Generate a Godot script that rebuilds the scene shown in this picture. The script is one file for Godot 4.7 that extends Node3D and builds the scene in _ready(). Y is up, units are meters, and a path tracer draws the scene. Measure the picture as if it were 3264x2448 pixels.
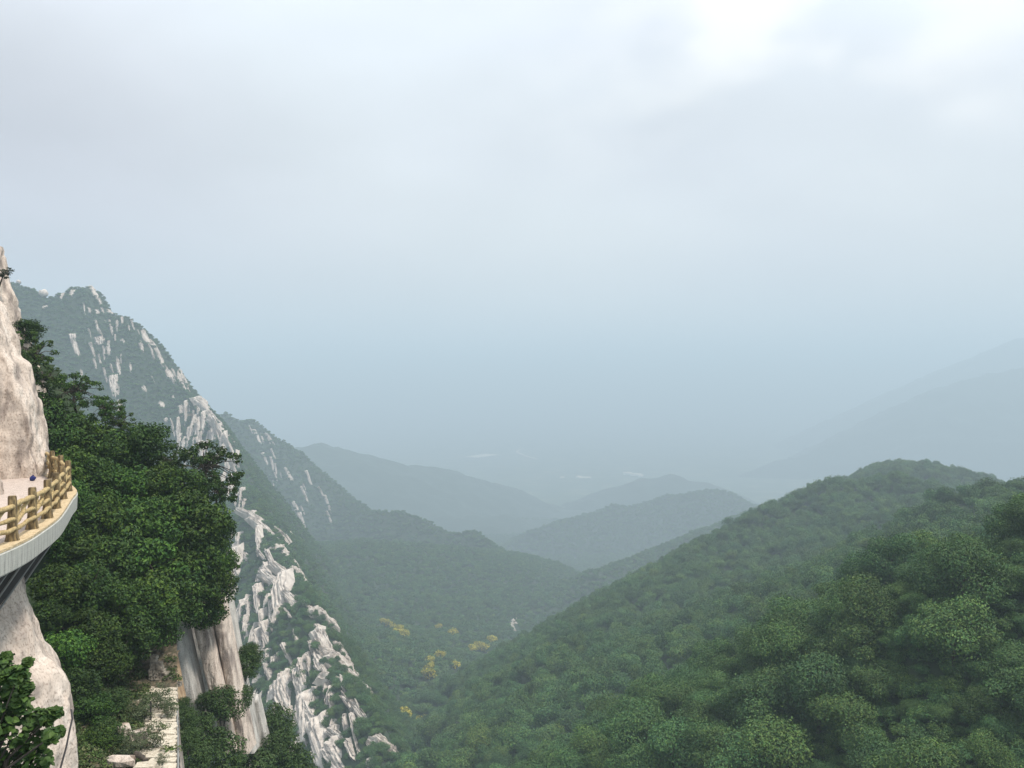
extends Node3D
# Hazy mountain valley seen from a cliff walkway. Metres, y up, the eye at the origin looking along -z.
const F := 2748.0            # focal length in photograph pixels (3264 wide)
var rng := RandomNumberGenerator.new()
var taken := {}
var mats := {}

# ------------------------------------------------------------------ small helpers
func at(sx: float, sy: float, d: float) -> Vector3:
	return Vector3((sx - 1632.0) / F * d, -(sy - 1224.0) / F * d, -d)

func numbered(called: String) -> String:
	var n: int = taken.get(called, 0)
	taken[called] = n + 1
	return called if n == 0 else "%s_%03d" % [called, n]

func tag(o: Node, label: String, category: String, group := "", kind := "") -> void:
	if label: o.set_meta("label", label)
	if category: o.set_meta("category", category)
	if group: o.set_meta("group", group)
	if kind: o.set_meta("kind", kind)

func thing(called: String, label: String, category: String, where := Vector3.ZERO, group := "") -> Node3D:
	var o := Node3D.new()
	o.name = numbered(called)
	add_child(o)
	o.position = where
	tag(o, label, category, group)
	return o

func put(called: String, mesh: Mesh, m: Material, parent: Node = null) -> MeshInstance3D:
	var o := MeshInstance3D.new()
	o.mesh = mesh
	o.material_override = m
	if parent == null:
		o.name = numbered(called)
		add_child(o)
	else:
		o.name = called
		parent.add_child(o, true)
	return o

func lin(r: float, g: float, b: float) -> Color:
	return Color(r, g, b).linear_to_srgb()

func noise(seed_: int, freq: float, octaves := 4, ridged := false) -> FastNoiseLite:
	var n := FastNoiseLite.new()
	n.seed = seed_
	n.noise_type = FastNoiseLite.TYPE_SIMPLEX_SMOOTH
	n.frequency = freq
	n.fractal_octaves = octaves
	n.fractal_type = FastNoiseLite.FRACTAL_RIDGED if ridged else FastNoiseLite.FRACTAL_FBM
	return n

func noise_tex(seed_: int, freq: float, stops: Array, size := 512, octaves := 5, normal := false, bump := 4.0) -> NoiseTexture2D:
	var t := NoiseTexture2D.new()
	t.width = size
	t.height = size
	t.seamless = true
	t.noise = noise(seed_, freq, octaves)
	if normal:
		t.as_normal_map = true
		t.bump_strength = bump
	if stops:
		var g := Gradient.new()
		var off := PackedFloat32Array()
		var col := PackedColorArray()
		for s in stops:
			off.append(s[0])
			col.append(s[1])
		g.offsets = off
		g.colors = col
		t.color_ramp = g
	return t

func grid_mesh(v: PackedVector3Array, nu: int, nv: int, colors := PackedColorArray(), keep := PackedByteArray(), flip := false) -> ArrayMesh:
	# v holds nu x nv points, u runs fastest; smooth normals from the grid
	var nor := PackedVector3Array()
	nor.resize(v.size())
	for j in nv:
		for i in nu:
			var a := v[j * nu + mini(i + 1, nu - 1)] - v[j * nu + maxi(i - 1, 0)]
			var b := v[mini(j + 1, nv - 1) * nu + i] - v[maxi(j - 1, 0) * nu + i]
			var n := b.cross(a).normalized()
			nor[j * nu + i] = -n if flip else n
	var idx := PackedInt32Array()
	for j in nv - 1:
		for i in nu - 1:
			var p := j * nu + i
			if keep.size() and not (keep[p] or keep[p + 1] or keep[p + nu] or keep[p + nu + 1]):
				continue
			if flip:
				idx.append_array([p, p + nu, p + 1, p + 1, p + nu, p + nu + 1])
			else:
				idx.append_array([p, p + 1, p + nu, p + 1, p + nu + 1, p + nu])
	var arr := []
	arr.resize(Mesh.ARRAY_MAX)
	arr[Mesh.ARRAY_VERTEX] = v
	arr[Mesh.ARRAY_NORMAL] = nor
	if colors.size(): arr[Mesh.ARRAY_COLOR] = colors
	arr[Mesh.ARRAY_INDEX] = idx
	var m := ArrayMesh.new()
	m.add_surface_from_arrays(Mesh.PRIMITIVE_TRIANGLES, arr)
	return m

# ------------------------------------------------------------------ land
class Ridge:
	var p := PackedVector3Array()
	var slope := 1.0
	var soft := 10.0
	var n1: FastNoiseLite
	var a1 := 0.0
	func h(x: float, z: float) -> float:
		var best := -1e9
		for i in p.size() - 1:
			var a := p[i]
			var b := p[i + 1]
			var dx := b.x - a.x
			var dz := b.z - a.z
			var t := clampf(((x - a.x) * dx + (z - a.z) * dz) / (dx * dx + dz * dz), 0.0, 1.0)
			var ex := x - a.x - dx * t
			var ez := z - a.z - dz * t
			var y := a.y + (b.y - a.y) * t - slope * (sqrt(ex * ex + ez * ez + soft * soft) - soft)
			if y > best: best = y
		return best

class Plate:
	# thin plate spline through points
	var p := PackedVector3Array()   # (u, v, value)
	var w := PackedFloat64Array()
	func solve() -> void:
		var n := p.size()
		var m := n + 3
		var a: Array = []
		for i in m:
			var row := PackedFloat64Array()
			row.resize(m + 1)
			a.append(row)
		for i in n:
			for j in n:
				var q := Vector2(p[i].x - p[j].x, p[i].y - p[j].y).length_squared()
				a[i][j] = q * log(q) if q > 1e-9 else 0.4
			a[i][n] = 1.0
			a[i][n + 1] = p[i].x
			a[i][n + 2] = p[i].y
			a[n][i] = 1.0
			a[n + 1][i] = p[i].x
			a[n + 2][i] = p[i].y
			a[i][m] = p[i].z
		for c in m:
			var best := c
			for r in range(c + 1, m):
				if absf(a[r][c]) > absf(a[best][c]): best = r
			var tmp = a[c]
			a[c] = a[best]
			a[best] = tmp
			for r in range(c + 1, m):
				var k: float = a[r][c] / a[c][c]
				if k != 0.0:
					var ar: PackedFloat64Array = a[r]
					var ac: PackedFloat64Array = a[c]
					for q in range(c, m + 1): ar[q] -= k * ac[q]
					a[r] = ar
		w.resize(m)
		for c in range(m - 1, -1, -1):
			var s: float = a[c][m]
			for q in range(c + 1, m): s -= a[c][q] * w[q]
			w[c] = s / a[c][c]
	func f(x: float, y: float) -> float:
		var n := p.size()
		var s := w[n] + w[n + 1] * x + w[n + 2] * y
		for i in n:
			var dx := x - p[i].x
			var dy := y - p[i].y
			var q := dx * dx + dy * dy
			if q > 1e-9: s += w[i] * q * log(q)
		return s

class Field:
	# a sampled height field, looked up again when things are set on it
	var x0 := 0.0
	var z0 := 0.0
	var step := 1.0
	var nx := 0
	var nz := 0
	var v := PackedFloat32Array()
	func h(x: float, z: float) -> float:
		var fx := (x - x0) / step
		var fz := (z - z0) / step
		if fx < 0.0 or fz < 0.0 or fx >= nx - 1.001 or fz >= nz - 1.001: return -1e9
		var i := int(fx)
		var j := int(fz)
		fx -= i
		fz -= j
		var k := j * nx + i
		return lerpf(lerpf(v[k], v[k + 1], fx), lerpf(v[k + nx], v[k + nx + 1], fx), fz)
	func normal(x: float, z: float) -> Vector3:
		var e := step
		return Vector3(h(x - e, z) - h(x + e, z), 2.0 * e, h(x, z - e) - h(x, z + e)).normalized()

var fields := {}

func floor_y(x: float, z: float) -> float:
	# the valley bottom, falling from the gully to the plain
	var d := -z
	if d < 250.0: return -150.0
	if d < 900.0: return lerpf(-150.0, -290.0, (d - 250.0) / 650.0)
	if d < 1800.0: return lerpf(-290.0, -380.0, (d - 900.0) / 900.0)
	if d < 2600.0: return lerpf(-380.0, -440.0, (d - 1800.0) / 800.0)
	if d < 4000.0: return lerpf(-440.0, -470.0, (d - 2600.0) / 1400.0)
	return -470.0

func ridge(points: Array, slope: float, soft: float, drop := 0.0) -> Ridge:
	var r := Ridge.new()
	for q in points: r.p.append(at(q[0], q[1], q[2]) - Vector3(0, drop, 0))
	r.slope = slope
	r.soft = soft
	return r

func field(called: String, f: Callable, x0: float, x1: float, z0: float, z1: float, step: float) -> Field:
	var g := Field.new()
	g.x0 = x0
	g.z0 = z0
	g.step = step
	g.nx = int((x1 - x0) / step) + 1
	g.nz = int((z1 - z0) / step) + 1
	g.v.resize(g.nx * g.nz)
	for j in g.nz:
		for i in g.nx:
			g.v[j * g.nx + i] = f.call(x0 + i * step, z0 + j * step)
	fields[called] = g
	return g

func field_mesh(g: Field, cut := true) -> ArrayMesh:
	var v := PackedVector3Array()
	var keep := PackedByteArray()
	v.resize(g.nx * g.nz)
	if cut: keep.resize(v.size())
	for j in g.nz:
		for i in g.nx:
			var k := j * g.nx + i
			var x := g.x0 + i * g.step
			var z := g.z0 + j * g.step
			v[k] = Vector3(x, g.v[k], z)
			if cut: keep[k] = 1 if g.v[k] > floor_y(x, z) - 12.0 else 0
	return grid_mesh(v, g.nx, g.nz, PackedColorArray(), keep)

func land_h(x: float, z: float) -> float:
	var best := floor_y(x, z)
	for k in fields:
		var y: float = fields[k].h(x, z)
		if y > best: best = y
	return best

func hit(sx: float, sy: float, g: Field, d0: float, d1: float) -> Vector3:
	# where the line of sight through a photograph pixel meets a field
	var n := 400
	for i in n:
		var d := lerpf(d0, d1, float(i) / n)
		var p := at(sx, sy, d)
		if p.y < g.h(p.x, p.z): return p
	return Vector3.INF

# ------------------------------------------------------------------ foliage
func leaf_cloud(seed_: int, lobes: Array, count: int, size: float, tones: Array, up_bias := 0.35, shell := 0.55) -> ArrayMesh:
	# lobes: [centre, radii]; leaf faces spread through the outer part of each lobe
	var r := RandomNumberGenerator.new()
	r.seed = seed_
	var v := PackedVector3Array()
	var c := PackedColorArray()
	var idx := PackedInt32Array()
	var total := 0.0
	var share := []
	for l in lobes:
		total += pow(l[1].x * l[1].y * l[1].z, 0.667)
		share.append(total)
	var lobe_tone := []
	for l in lobes: lobe_tone.append(r.randf_range(0.82, 1.2))
	for k in count:
		var pick := r.randf() * total
		var li := 0
		while share[li] < pick: li += 1
		var dir := Vector3(r.randfn(), r.randfn() * 0.9 + 0.12, r.randfn()).normalized()
		var rad := lerpf(shell, 1.04, pow(r.randf(), 0.6)) * (1.0 + 0.45 * pow(r.randf(), 7.0))   # a few sprays stick out
		var o: Vector3 = lobes[li][0] + dir * rad * lobes[li][1]
		var n := (dir + Vector3(0, up_bias, 0) + Vector3(r.randfn(), r.randfn(), r.randfn()) * 0.42).normalized()
		var t := n.cross(Vector3(r.randfn(), r.randfn(), r.randfn())).normalized()
		var b := n.cross(t)
		var s := size * r.randf_range(0.65, 1.3)
		var fold := n * s * 0.16
		var col: Color = tones[r.randi() % tones.size()]
		col = col * (lobe_tone[li] * r.randf_range(0.85, 1.15))
		col.a = 1.0
		var k0 := v.size()
		v.append_array([o - t * s * 0.5, o + b * s * 0.28 + fold, o + t * s * 0.5, o - b * s * 0.28 + fold])
		c.append_array([col, col, col, col])
		idx.append_array([k0, k0 + 1, k0 + 2, k0, k0 + 2, k0 + 3])
	var arr := []
	arr.resize(Mesh.ARRAY_MAX)
	arr[Mesh.ARRAY_VERTEX] = v
	arr[Mesh.ARRAY_COLOR] = c
	arr[Mesh.ARRAY_INDEX] = idx
	var m := ArrayMesh.new()
	m.add_surface_from_arrays(Mesh.PRIMITIVE_TRIANGLES, arr)
	return m

func crown_lobes(seed_: int, rad: float, high: float, n: int) -> Array:
	# a broad uneven crown standing on y = 0 .. high
	var r := RandomNumberGenerator.new()
	r.seed = seed_
	var out := []
	out.append([Vector3(0, high * 0.52, 0), Vector3(rad * 0.62, high * 0.36, rad * 0.62)])
	for k in n:
		var a := TAU * (k + r.randf_range(-0.4, 0.4)) / n * 2.399
		var q := r.randf_range(0.35, 0.82) * rad
		var y := high * (0.86 - 0.5 * pow(q / rad, 1.6)) + r.randf_range(-0.14, 0.08) * high
		var s := rad * r.randf_range(0.26, 0.46)
		out.append([Vector3(cos(a) * q, y, sin(a) * q), Vector3(s * r.randf_range(0.9, 1.25), s * r.randf_range(0.6, 0.9), s * r.randf_range(0.9, 1.25))])
	return out

func bushy_lobes(seed_: int, n: int) -> Array:
	# a full rounded crown of unit radius, its middle at y = 1, lumpy all round
	var r := RandomNumberGenerator.new()
	r.seed = seed_
	var out := [[Vector3(0, 1.0, 0), Vector3(0.6, 0.62, 0.6)]]
	for k in n:
		var y := 1.0 - 2.0 * (k + 0.5) / n
		var a := k * 2.39996 + r.randf_range(-0.5, 0.5)
		var q := sqrt(1.0 - y * y)
		var d := r.randf_range(0.5, 0.85)
		var s := r.randf_range(0.24, 0.42)
		out.append([Vector3(cos(a) * q * d, 1.0 + y * d, sin(a) * q * d), Vector3(s * r.randf_range(0.9, 1.3), s * r.randf_range(0.65, 0.95), s * r.randf_range(0.9, 1.3))])
	return out

func tube(st: SurfaceTool, pts: Array, radii: Array, sides := 7) -> void:
	# a tapered limb; flat-ish facets are smoothed by the shared normals
	for i in pts.size() - 1:
		var a: Vector3 = pts[i]
		var b: Vector3 = pts[i + 1]
		var ax := (b - a).normalized()
		var u := ax.cross(Vector3(0.31, 0.2, 0.93)).normalized()
		var w := ax.cross(u)
		for k in sides:
			var d0 := u * cos(TAU * k / sides) + w * sin(TAU * k / sides)
			var d1 := u * cos(TAU * (k + 1) / sides) + w * sin(TAU * (k + 1) / sides)
			var q := [[a + d0 * radii[i], d0], [a + d1 * radii[i], d1], [b + d1 * radii[i + 1], d1], [b + d0 * radii[i + 1], d0]]
			for t in [0, 2, 1, 0, 3, 2]:
				st.set_normal(q[t][1])
				st.add_vertex(q[t][0])
		if i == pts.size() - 2 or i == 0:
			var e := i + 1 if i == pts.size() - 2 else 0
			var c0: Vector3 = pts[e]
			var out := ax if e else -ax
			for k in sides:
				var k0 := k + 1 if e else k
				var k1 := k if e else k + 1
				st.set_normal(out)
				st.add_vertex(c0)
				st.set_normal(out)
				st.add_vertex(c0 + (u * cos(TAU * k0 / sides) + w * sin(TAU * k0 / sides)) * radii[e])
				st.set_normal(out)
				st.add_vertex(c0 + (u * cos(TAU * k1 / sides) + w * sin(TAU * k1 / sides)) * radii[e])

func new_st() -> SurfaceTool:
	var st := SurfaceTool.new()
	st.begin(Mesh.PRIMITIVE_TRIANGLES)
	return st

func trunk_mesh(seed_: int, high: float, rad: float, lobes: Array, thick: float, root := Vector3(0, -1.5, 0)) -> ArrayMesh:
	var r := RandomNumberGenerator.new()
	r.seed = seed_
	var st := new_st()
	var lean := Vector3(r.randf_range(-0.1, 0.1), 0, r.randf_range(-0.1, 0.1)) * high
	var top := Vector3(0, high * 0.75, 0) + lean
	tube(st, [root, Vector3(0, 0.3, 0), lean * 0.4 + Vector3(0, high * 0.35, 0), top], [thick * 1.3, thick, thick * 0.75, thick * 0.25])
	for l in lobes:
		var from: Vector3 = (lean * 0.4 + Vector3(0, high * 0.35, 0)).lerp(top, r.randf_range(0.0, 0.6))
		var to: Vector3 = l[0]
		tube(st, [from, from.lerp(to, 0.5) + Vector3(0, 0.06 * high, 0), to], [thick * 0.42, thick * 0.28, thick * 0.1], 5)
	return st.commit()

func leaf_material(name_: String, tint := Color.WHITE) -> StandardMaterial3D:
	var m := StandardMaterial3D.new()
	m.resource_name = name_
	m.albedo_color = tint
	m.vertex_color_use_as_albedo = true
	m.roughness = 0.62
	m.metallic_specular = 0.35
	m.backlight_enabled = true
	m.backlight = lin(0.16, 0.2, 0.06)
	m.cull_mode = BaseMaterial3D.CULL_DISABLED
	return m

func scatter_forest(called: String, label: String, spots: Array, meshes: Array, m: Material) -> void:
	# spots: [position, scale, colour]
	var root := Node3D.new()
	root.name = numbered(called)
	add_child(root)
	tag(root, label, "forest", "", "stuff")
	for k in meshes.size():
		var mine := []
		for i in range(k, spots.size(), meshes.size()): mine.append(spots[i])
		if mine.is_empty(): continue
		var mm := MultiMesh.new()
		mm.transform_format = MultiMesh.TRANSFORM_3D
		mm.use_colors = true
		mm.mesh = meshes[k]
		mm.instance_count = mine.size()
		for i in mine.size():
			var s: Vector3 = mine[i][1]
			var b := Basis(Vector3.UP, rng.randf() * TAU).scaled(s)
			mm.set_instance_transform(i, Transform3D(b, mine[i][0]))
			mm.set_instance_color(i, mine[i][2])
		var o := MultiMeshInstance3D.new()
		o.name = "crown"
		o.multimesh = mm
		o.material_override = m
		root.add_child(o, true)

func green(r: RandomNumberGenerator) -> Color:
	# a tree's own tone: bluish to yellowish green, darker to lighter species
	var k := r.randf()
	var c := Color(0.80, 0.95, 0.98).lerp(Color(1.15, 1.05, 0.8), k) * r.randf_range(0.75, 1.25)
	if r.randf() < 0.03: c = Color(1.5, 1.25, 0.8) * r.randf_range(0.8, 1.1)
	c.a = 1.0
	return c

func in_frame(p: Vector3, margin := 0.12) -> bool:
	if p.z > -5.0: return false
	var u := p.x / -p.z * F / 1632.0
	var v := p.y / -p.z * F / 1224.0
	return absf(u) < 1.0 + margin and absf(v) < 1.0 + margin

func spread(g: Field, gap: float, d0: float, d1: float, ok: Callable, seed_: int) -> Array:
	# jittered places on a field that are not under another one
	var r := RandomNumberGenerator.new()
	r.seed = seed_
	var out := []
	var nx := int(g.nx * g.step / gap)
	var nz := int(g.nz * g.step / gap)
	for j in nz:
		for i in nx:
			var x := g.x0 + (i + r.randf()) * gap
			var z := g.z0 + (j + r.randf()) * gap
			if -z < d0 or -z > d1: continue
			if absf(x) > -z * 0.594 * 1.15 + 8.0: continue
			var y := g.h(x, z)
			if y < -1e8 or y < land_h(x, z) - 1.0: continue
			var p := Vector3(x, y, z)
			if not in_frame(p + Vector3(0, 4, 0)): continue
			if not ok.call(p): continue
			out.append(p)
	return out

# ------------------------------------------------------------------ build
func _ready() -> void:
	rng.seed = 11
	camera_and_light()
	materials()
	print("land ", Time.get_ticks_msec())
	land()
	print("forest ", Time.get_ticks_msec())
	outcrops()
	far_details()
	flowering_trees()
	forests()
	print("cliffs ", Time.get_ticks_msec())
	near_cliffs()
	walkway()
	slope_trees()
	ledge_path()
	print("done ", Time.get_ticks_msec())

func camera_and_light() -> void:
	var cam := Camera3D.new()
	cam.name = "camera"
	cam.fov = 48.0
	cam.near = 0.2
	cam.far = 40000.0
	add_child(cam)
	cam.current = true
	var e := Environment.new()
	e.background_mode = Environment.BG_SKY
	var sky := Sky.new()
	var pm := PanoramaSkyMaterial.new()
	pm.panorama = ImageTexture.create_from_image(sky_image())
	pm.energy_multiplier = 1.0
	sky.sky_material = pm
	e.sky = sky
	e.tonemap_mode = Environment.TONE_MAPPER_LINEAR
	e.tonemap_exposure = 1.15
	e.fog_enabled = true
	e.fog_density = 0.00043
	e.fog_light_color = lin(0.70, 0.875, 1.0)
	e.sdfgi_enabled = true
	e.ssao_enabled = true
	e.ssil_enabled = true
	var we := WorldEnvironment.new()
	we.name = "air"
	we.environment = e
	add_child(we)
	var sun := DirectionalLight3D.new()
	sun.name = "sun"
	sun.light_color = Color(1.0, 0.965, 0.92)
	sun.light_energy = 1.35
	sun.light_angular_distance = 8.0
	sun.shadow_enabled = true
	add_child(sun)
	sun.look_at_from_position(Vector3.ZERO, -Vector3(0.42, 0.86, 0.24).normalized(), Vector3.UP)

func sky_image() -> Image:
	# an overcast sky of broad soft cloud: brighter overhead, thinner blue-white gaps, grey-lavender banks
	var w := 768
	var h := 384
	var im := Image.create(w, h, false, Image.FORMAT_RGBF)
	var n1 := noise(5, 1.1, 4)
	var n2 := noise(9, 2.6, 5)
	var n3 := noise(23, 0.7, 3)
	var n4 := noise(27, 4.5, 5)
	for j in h:
		var up := PI * (0.5 - (j + 0.5) / h)
		var y := sin(up)
		for i in w:
			var a := TAU * (i + 0.5) / w
			var dir := Vector3(sin(a) * cos(up), y, -cos(a) * cos(up))
			var q := Vector3(dir.x, dir.y * 2.2, dir.z)
			var b := n1.get_noise_3dv(q)
			var s := n2.get_noise_3dv(q)
			var k := n3.get_noise_3dv(q)
			var e := clampf(y / 0.5, 0.0, 1.0)
			var base := Color(0.80, 0.785, 0.775).lerp(Color(0.84, 0.92, 0.97), smoothstep(0.0, 1.0, e))
			var lum := 1.0 + 0.2 * b + 0.13 * s * (0.35 + 0.65 * e)
			var c := base * lum
			c = c.lerp(Color(0.70, 0.70, 0.80) * lum, clampf(k * 0.9, 0.0, 0.5))
			# the cloud in view: a grey-lavender bank on the left, bright broken cloud at the upper right
			var az := rad_to_deg(atan2(dir.x, -dir.z))
			var el := rad_to_deg(up)
			var bank := exp(-pow((az + 31.0) / 19.0, 2.0) - pow((el - 10.0) / 15.0, 2.0))
			c = c.lerp(Color(0.56, 0.53, 0.60) * (1.0 + 0.25 * s), bank * 0.8)
			var puff := exp(-pow((az - 19.0) / 13.0, 2.0) - pow((el - 20.0) / 7.0, 2.0))
			c = c.lerp(Color(1.0, 1.0, 1.0), clampf(puff * (0.55 + 2.2 * n4.get_noise_3dv(q) + 0.8 * s), 0.0, 0.9))
			c = c * (1.0 + 0.9 * clampf((y - 0.3) / 0.7, 0.0, 1.0))
			if y < 0.0: c = Color(0.3, 0.34, 0.34)
			im.set_pixel(i, j, c)
	return im

func materials() -> void:
	var m := StandardMaterial3D.new()
	m.resource_name = "forest_floor"
	m.albedo_texture = noise_tex(3, 0.03, [[0.0, lin(0.012, 0.022, 0.010)], [0.5, lin(0.02, 0.036, 0.014)], [1.0, lin(0.034, 0.05, 0.02)]])
	m.uv1_triplanar = true
	m.uv1_world_triplanar = true
	m.uv1_scale = Vector3.ONE * 0.03
	m.roughness = 1.0
	mats["floor"] = m
	m = StandardMaterial3D.new()
	m.resource_name = "far_woods"
	m.albedo_texture = noise_tex(4, 0.06, [[0.0, lin(0.012, 0.024, 0.014)], [0.5, lin(0.02, 0.038, 0.02)], [1.0, lin(0.04, 0.06, 0.03)]])
	m.uv1_triplanar = true
	m.uv1_world_triplanar = true
	m.uv1_scale = Vector3.ONE * 0.006
	m.roughness = 1.0
	mats["woods"] = m
	mats["leaf"] = leaf_material("leaves")
	m = StandardMaterial3D.new()
	m.resource_name = "plain_fields"
	m.albedo_texture = noise_tex(14, 0.02, [[0.0, lin(0.03, 0.055, 0.024)], [0.5, lin(0.045, 0.075, 0.034)], [0.66, lin(0.08, 0.1, 0.05)], [1.0, lin(0.15, 0.15, 0.09)]])
	m.uv1_triplanar = true
	m.uv1_world_triplanar = true
	m.uv1_scale = Vector3.ONE * 0.0006
	m.roughness = 1.0
	mats["plain"] = m
	mats["cliff"] = rock("cliff_granite", 41, [[0.0, lin(0.2, 0.165, 0.145)], [0.3, lin(0.35, 0.295, 0.255)], [0.42, lin(0.48, 0.405, 0.345)], [0.6, lin(0.55, 0.465, 0.395)], [1.0, lin(0.62, 0.56, 0.5)]], Vector3(0.14, 0.055, 0.14))
	mats["grey_rock"] = rock("grey_granite", 43, [[0.0, lin(0.24, 0.225, 0.2)], [0.34, lin(0.36, 0.345, 0.32)], [0.6, lin(0.46, 0.44, 0.405)], [1.0, lin(0.55, 0.52, 0.47)]], Vector3(0.2, 0.05, 0.2))
	mats["far_rock"] = rock("mountain_granite", 45, [[0.0, lin(0.24, 0.21, 0.185)], [0.4, lin(0.44, 0.39, 0.345)], [0.6, lin(0.53, 0.475, 0.42)], [1.0, lin(0.6, 0.55, 0.49)]], Vector3(0.035, 0.012, 0.035), 0.4)
	mats["wall_stone"] = rock("wall_stone", 46, [[0.0, lin(0.13, 0.11, 0.09)], [0.45, lin(0.25, 0.22, 0.18)], [1.0, lin(0.42, 0.38, 0.31)]], Vector3(0.5, 0.5, 0.5))
	mats["ochre_rock"] = rock("ochre_rock", 47, [[0.0, lin(0.2, 0.13, 0.08)], [0.5, lin(0.36, 0.25, 0.15)], [1.0, lin(0.45, 0.37, 0.26)]], Vector3(0.3, 0.12, 0.3))
	mats["log"] = rock("cement_log", 51, [[0.0, lin(0.06, 0.042, 0.022)], [0.42, lin(0.15, 0.11, 0.055)], [0.66, lin(0.26, 0.19, 0.09)], [1.0, lin(0.38, 0.29, 0.15)]], Vector3(1.5, 0.5, 1.5))
	mats["rail"] = rock("cement_branch", 52, [[0.0, lin(0.16, 0.11, 0.05)], [0.4, lin(0.38, 0.28, 0.13)], [1.0, lin(0.56, 0.44, 0.22)]], Vector3(1.5, 1.5, 1.5))
	mats["deck"] = rock("deck_paving", 53, [[0.0, lin(0.42, 0.35, 0.31)], [0.5, lin(0.5, 0.42, 0.37)], [1.0, lin(0.55, 0.47, 0.42)]], Vector3(0.4, 0.4, 0.4))
	mats["edge"] = rock("edge_cement", 54, [[0.0, lin(0.4, 0.3, 0.17)], [0.5, lin(0.56, 0.44, 0.27)], [1.0, lin(0.6, 0.5, 0.33)]], Vector3(0.6, 0.6, 0.6))
	mats["fascia"] = rock("fascia_concrete", 55, [[0.0, lin(0.24, 0.24, 0.22)], [0.4, lin(0.4, 0.4, 0.365)], [1.0, lin(0.5, 0.5, 0.45)]], Vector3(0.9, 0.1, 0.9))
	mats["slab"] = rock("path_stone", 56, [[0.0, lin(0.36, 0.3, 0.22)], [0.5, lin(0.56, 0.5, 0.4)], [1.0, lin(0.64, 0.58, 0.48)]], Vector3(0.6, 0.6, 0.6))
	mats["earth"] = rock("path_earth", 57, [[0.0, lin(0.035, 0.032, 0.018)], [0.45, lin(0.085, 0.075, 0.045)], [0.7, lin(0.16, 0.125, 0.085)], [1.0, lin(0.26, 0.21, 0.15)]], Vector3(0.3, 0.3, 0.3))
	mats["steel"] = plain_material("dark_steel", lin(0.035, 0.032, 0.03), 0.6)
	mats["rod"] = plain_material("grey_rod", lin(0.2, 0.2, 0.19), 0.55)
	mats["bark"] = rock("bark", 58, [[0.0, lin(0.02, 0.016, 0.012)], [0.5, lin(0.06, 0.048, 0.036)], [1.0, lin(0.13, 0.105, 0.08)]], Vector3(1.2, 0.4, 1.2))
	mats["rust"] = plain_material("rusty_iron", lin(0.09, 0.03, 0.018), 0.85)
	mats["cable"] = plain_material("black_cable", lin(0.03, 0.028, 0.03), 0.6)
	mats["white"] = plain_material("white_wall", lin(0.75, 0.74, 0.72), 0.9)
	mats["blue"] = plain_material("blue_cloth", lin(0.01, 0.016, 0.11), 0.9)

func plain_material(name_: String, c: Color, rough: float) -> StandardMaterial3D:
	var m := StandardMaterial3D.new()
	m.resource_name = name_
	m.albedo_color = c
	m.roughness = rough
	return m

func rock(name_: String, seed_: int, stops: Array, scale_: Vector3, relief := 1.0) -> StandardMaterial3D:
	var m := StandardMaterial3D.new()
	m.resource_name = name_
	m.albedo_texture = noise_tex(seed_, 0.012, stops, 512, 6)
	m.uv1_triplanar = true
	m.uv1_world_triplanar = true
	m.uv1_triplanar_sharpness = 4.0
	m.uv1_scale = scale_
	m.detail_enabled = true
	m.detail_blend_mode = BaseMaterial3D.BLEND_MODE_MUL
	m.detail_uv_layer = BaseMaterial3D.DETAIL_UV_2
	if not mats.has("speckle"):
		mats["speckle"] = noise_tex(61, 0.05, [[0.0, Color(0.4, 0.38, 0.38)], [0.22, Color(0.72, 0.7, 0.69)], [0.36, Color(0.95, 0.94, 0.93)], [0.5, Color(1, 1, 1)], [1.0, Color(1, 1, 1)]], 512, 4)
		mats["bumps"] = noise_tex(62, 0.02, [], 512, 6)
	m.detail_albedo = mats.speckle
	m.uv2_triplanar = true
	m.uv2_world_triplanar = true
	m.uv2_scale = Vector3(scale_.x, lerpf(scale_.y, scale_.x, 0.35), scale_.z) * 3.1
	m.heightmap_enabled = true
	m.heightmap_texture = mats.bumps
	m.heightmap_scale = 0.022 / scale_.x * 100.0 * relief
	m.roughness = 0.92
	return m

func structure(called: String, mesh: Mesh, m: Material, label: String) -> MeshInstance3D:
	var o := put(called, mesh, m)
	tag(o, label, "", "", "structure")
	return o

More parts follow.
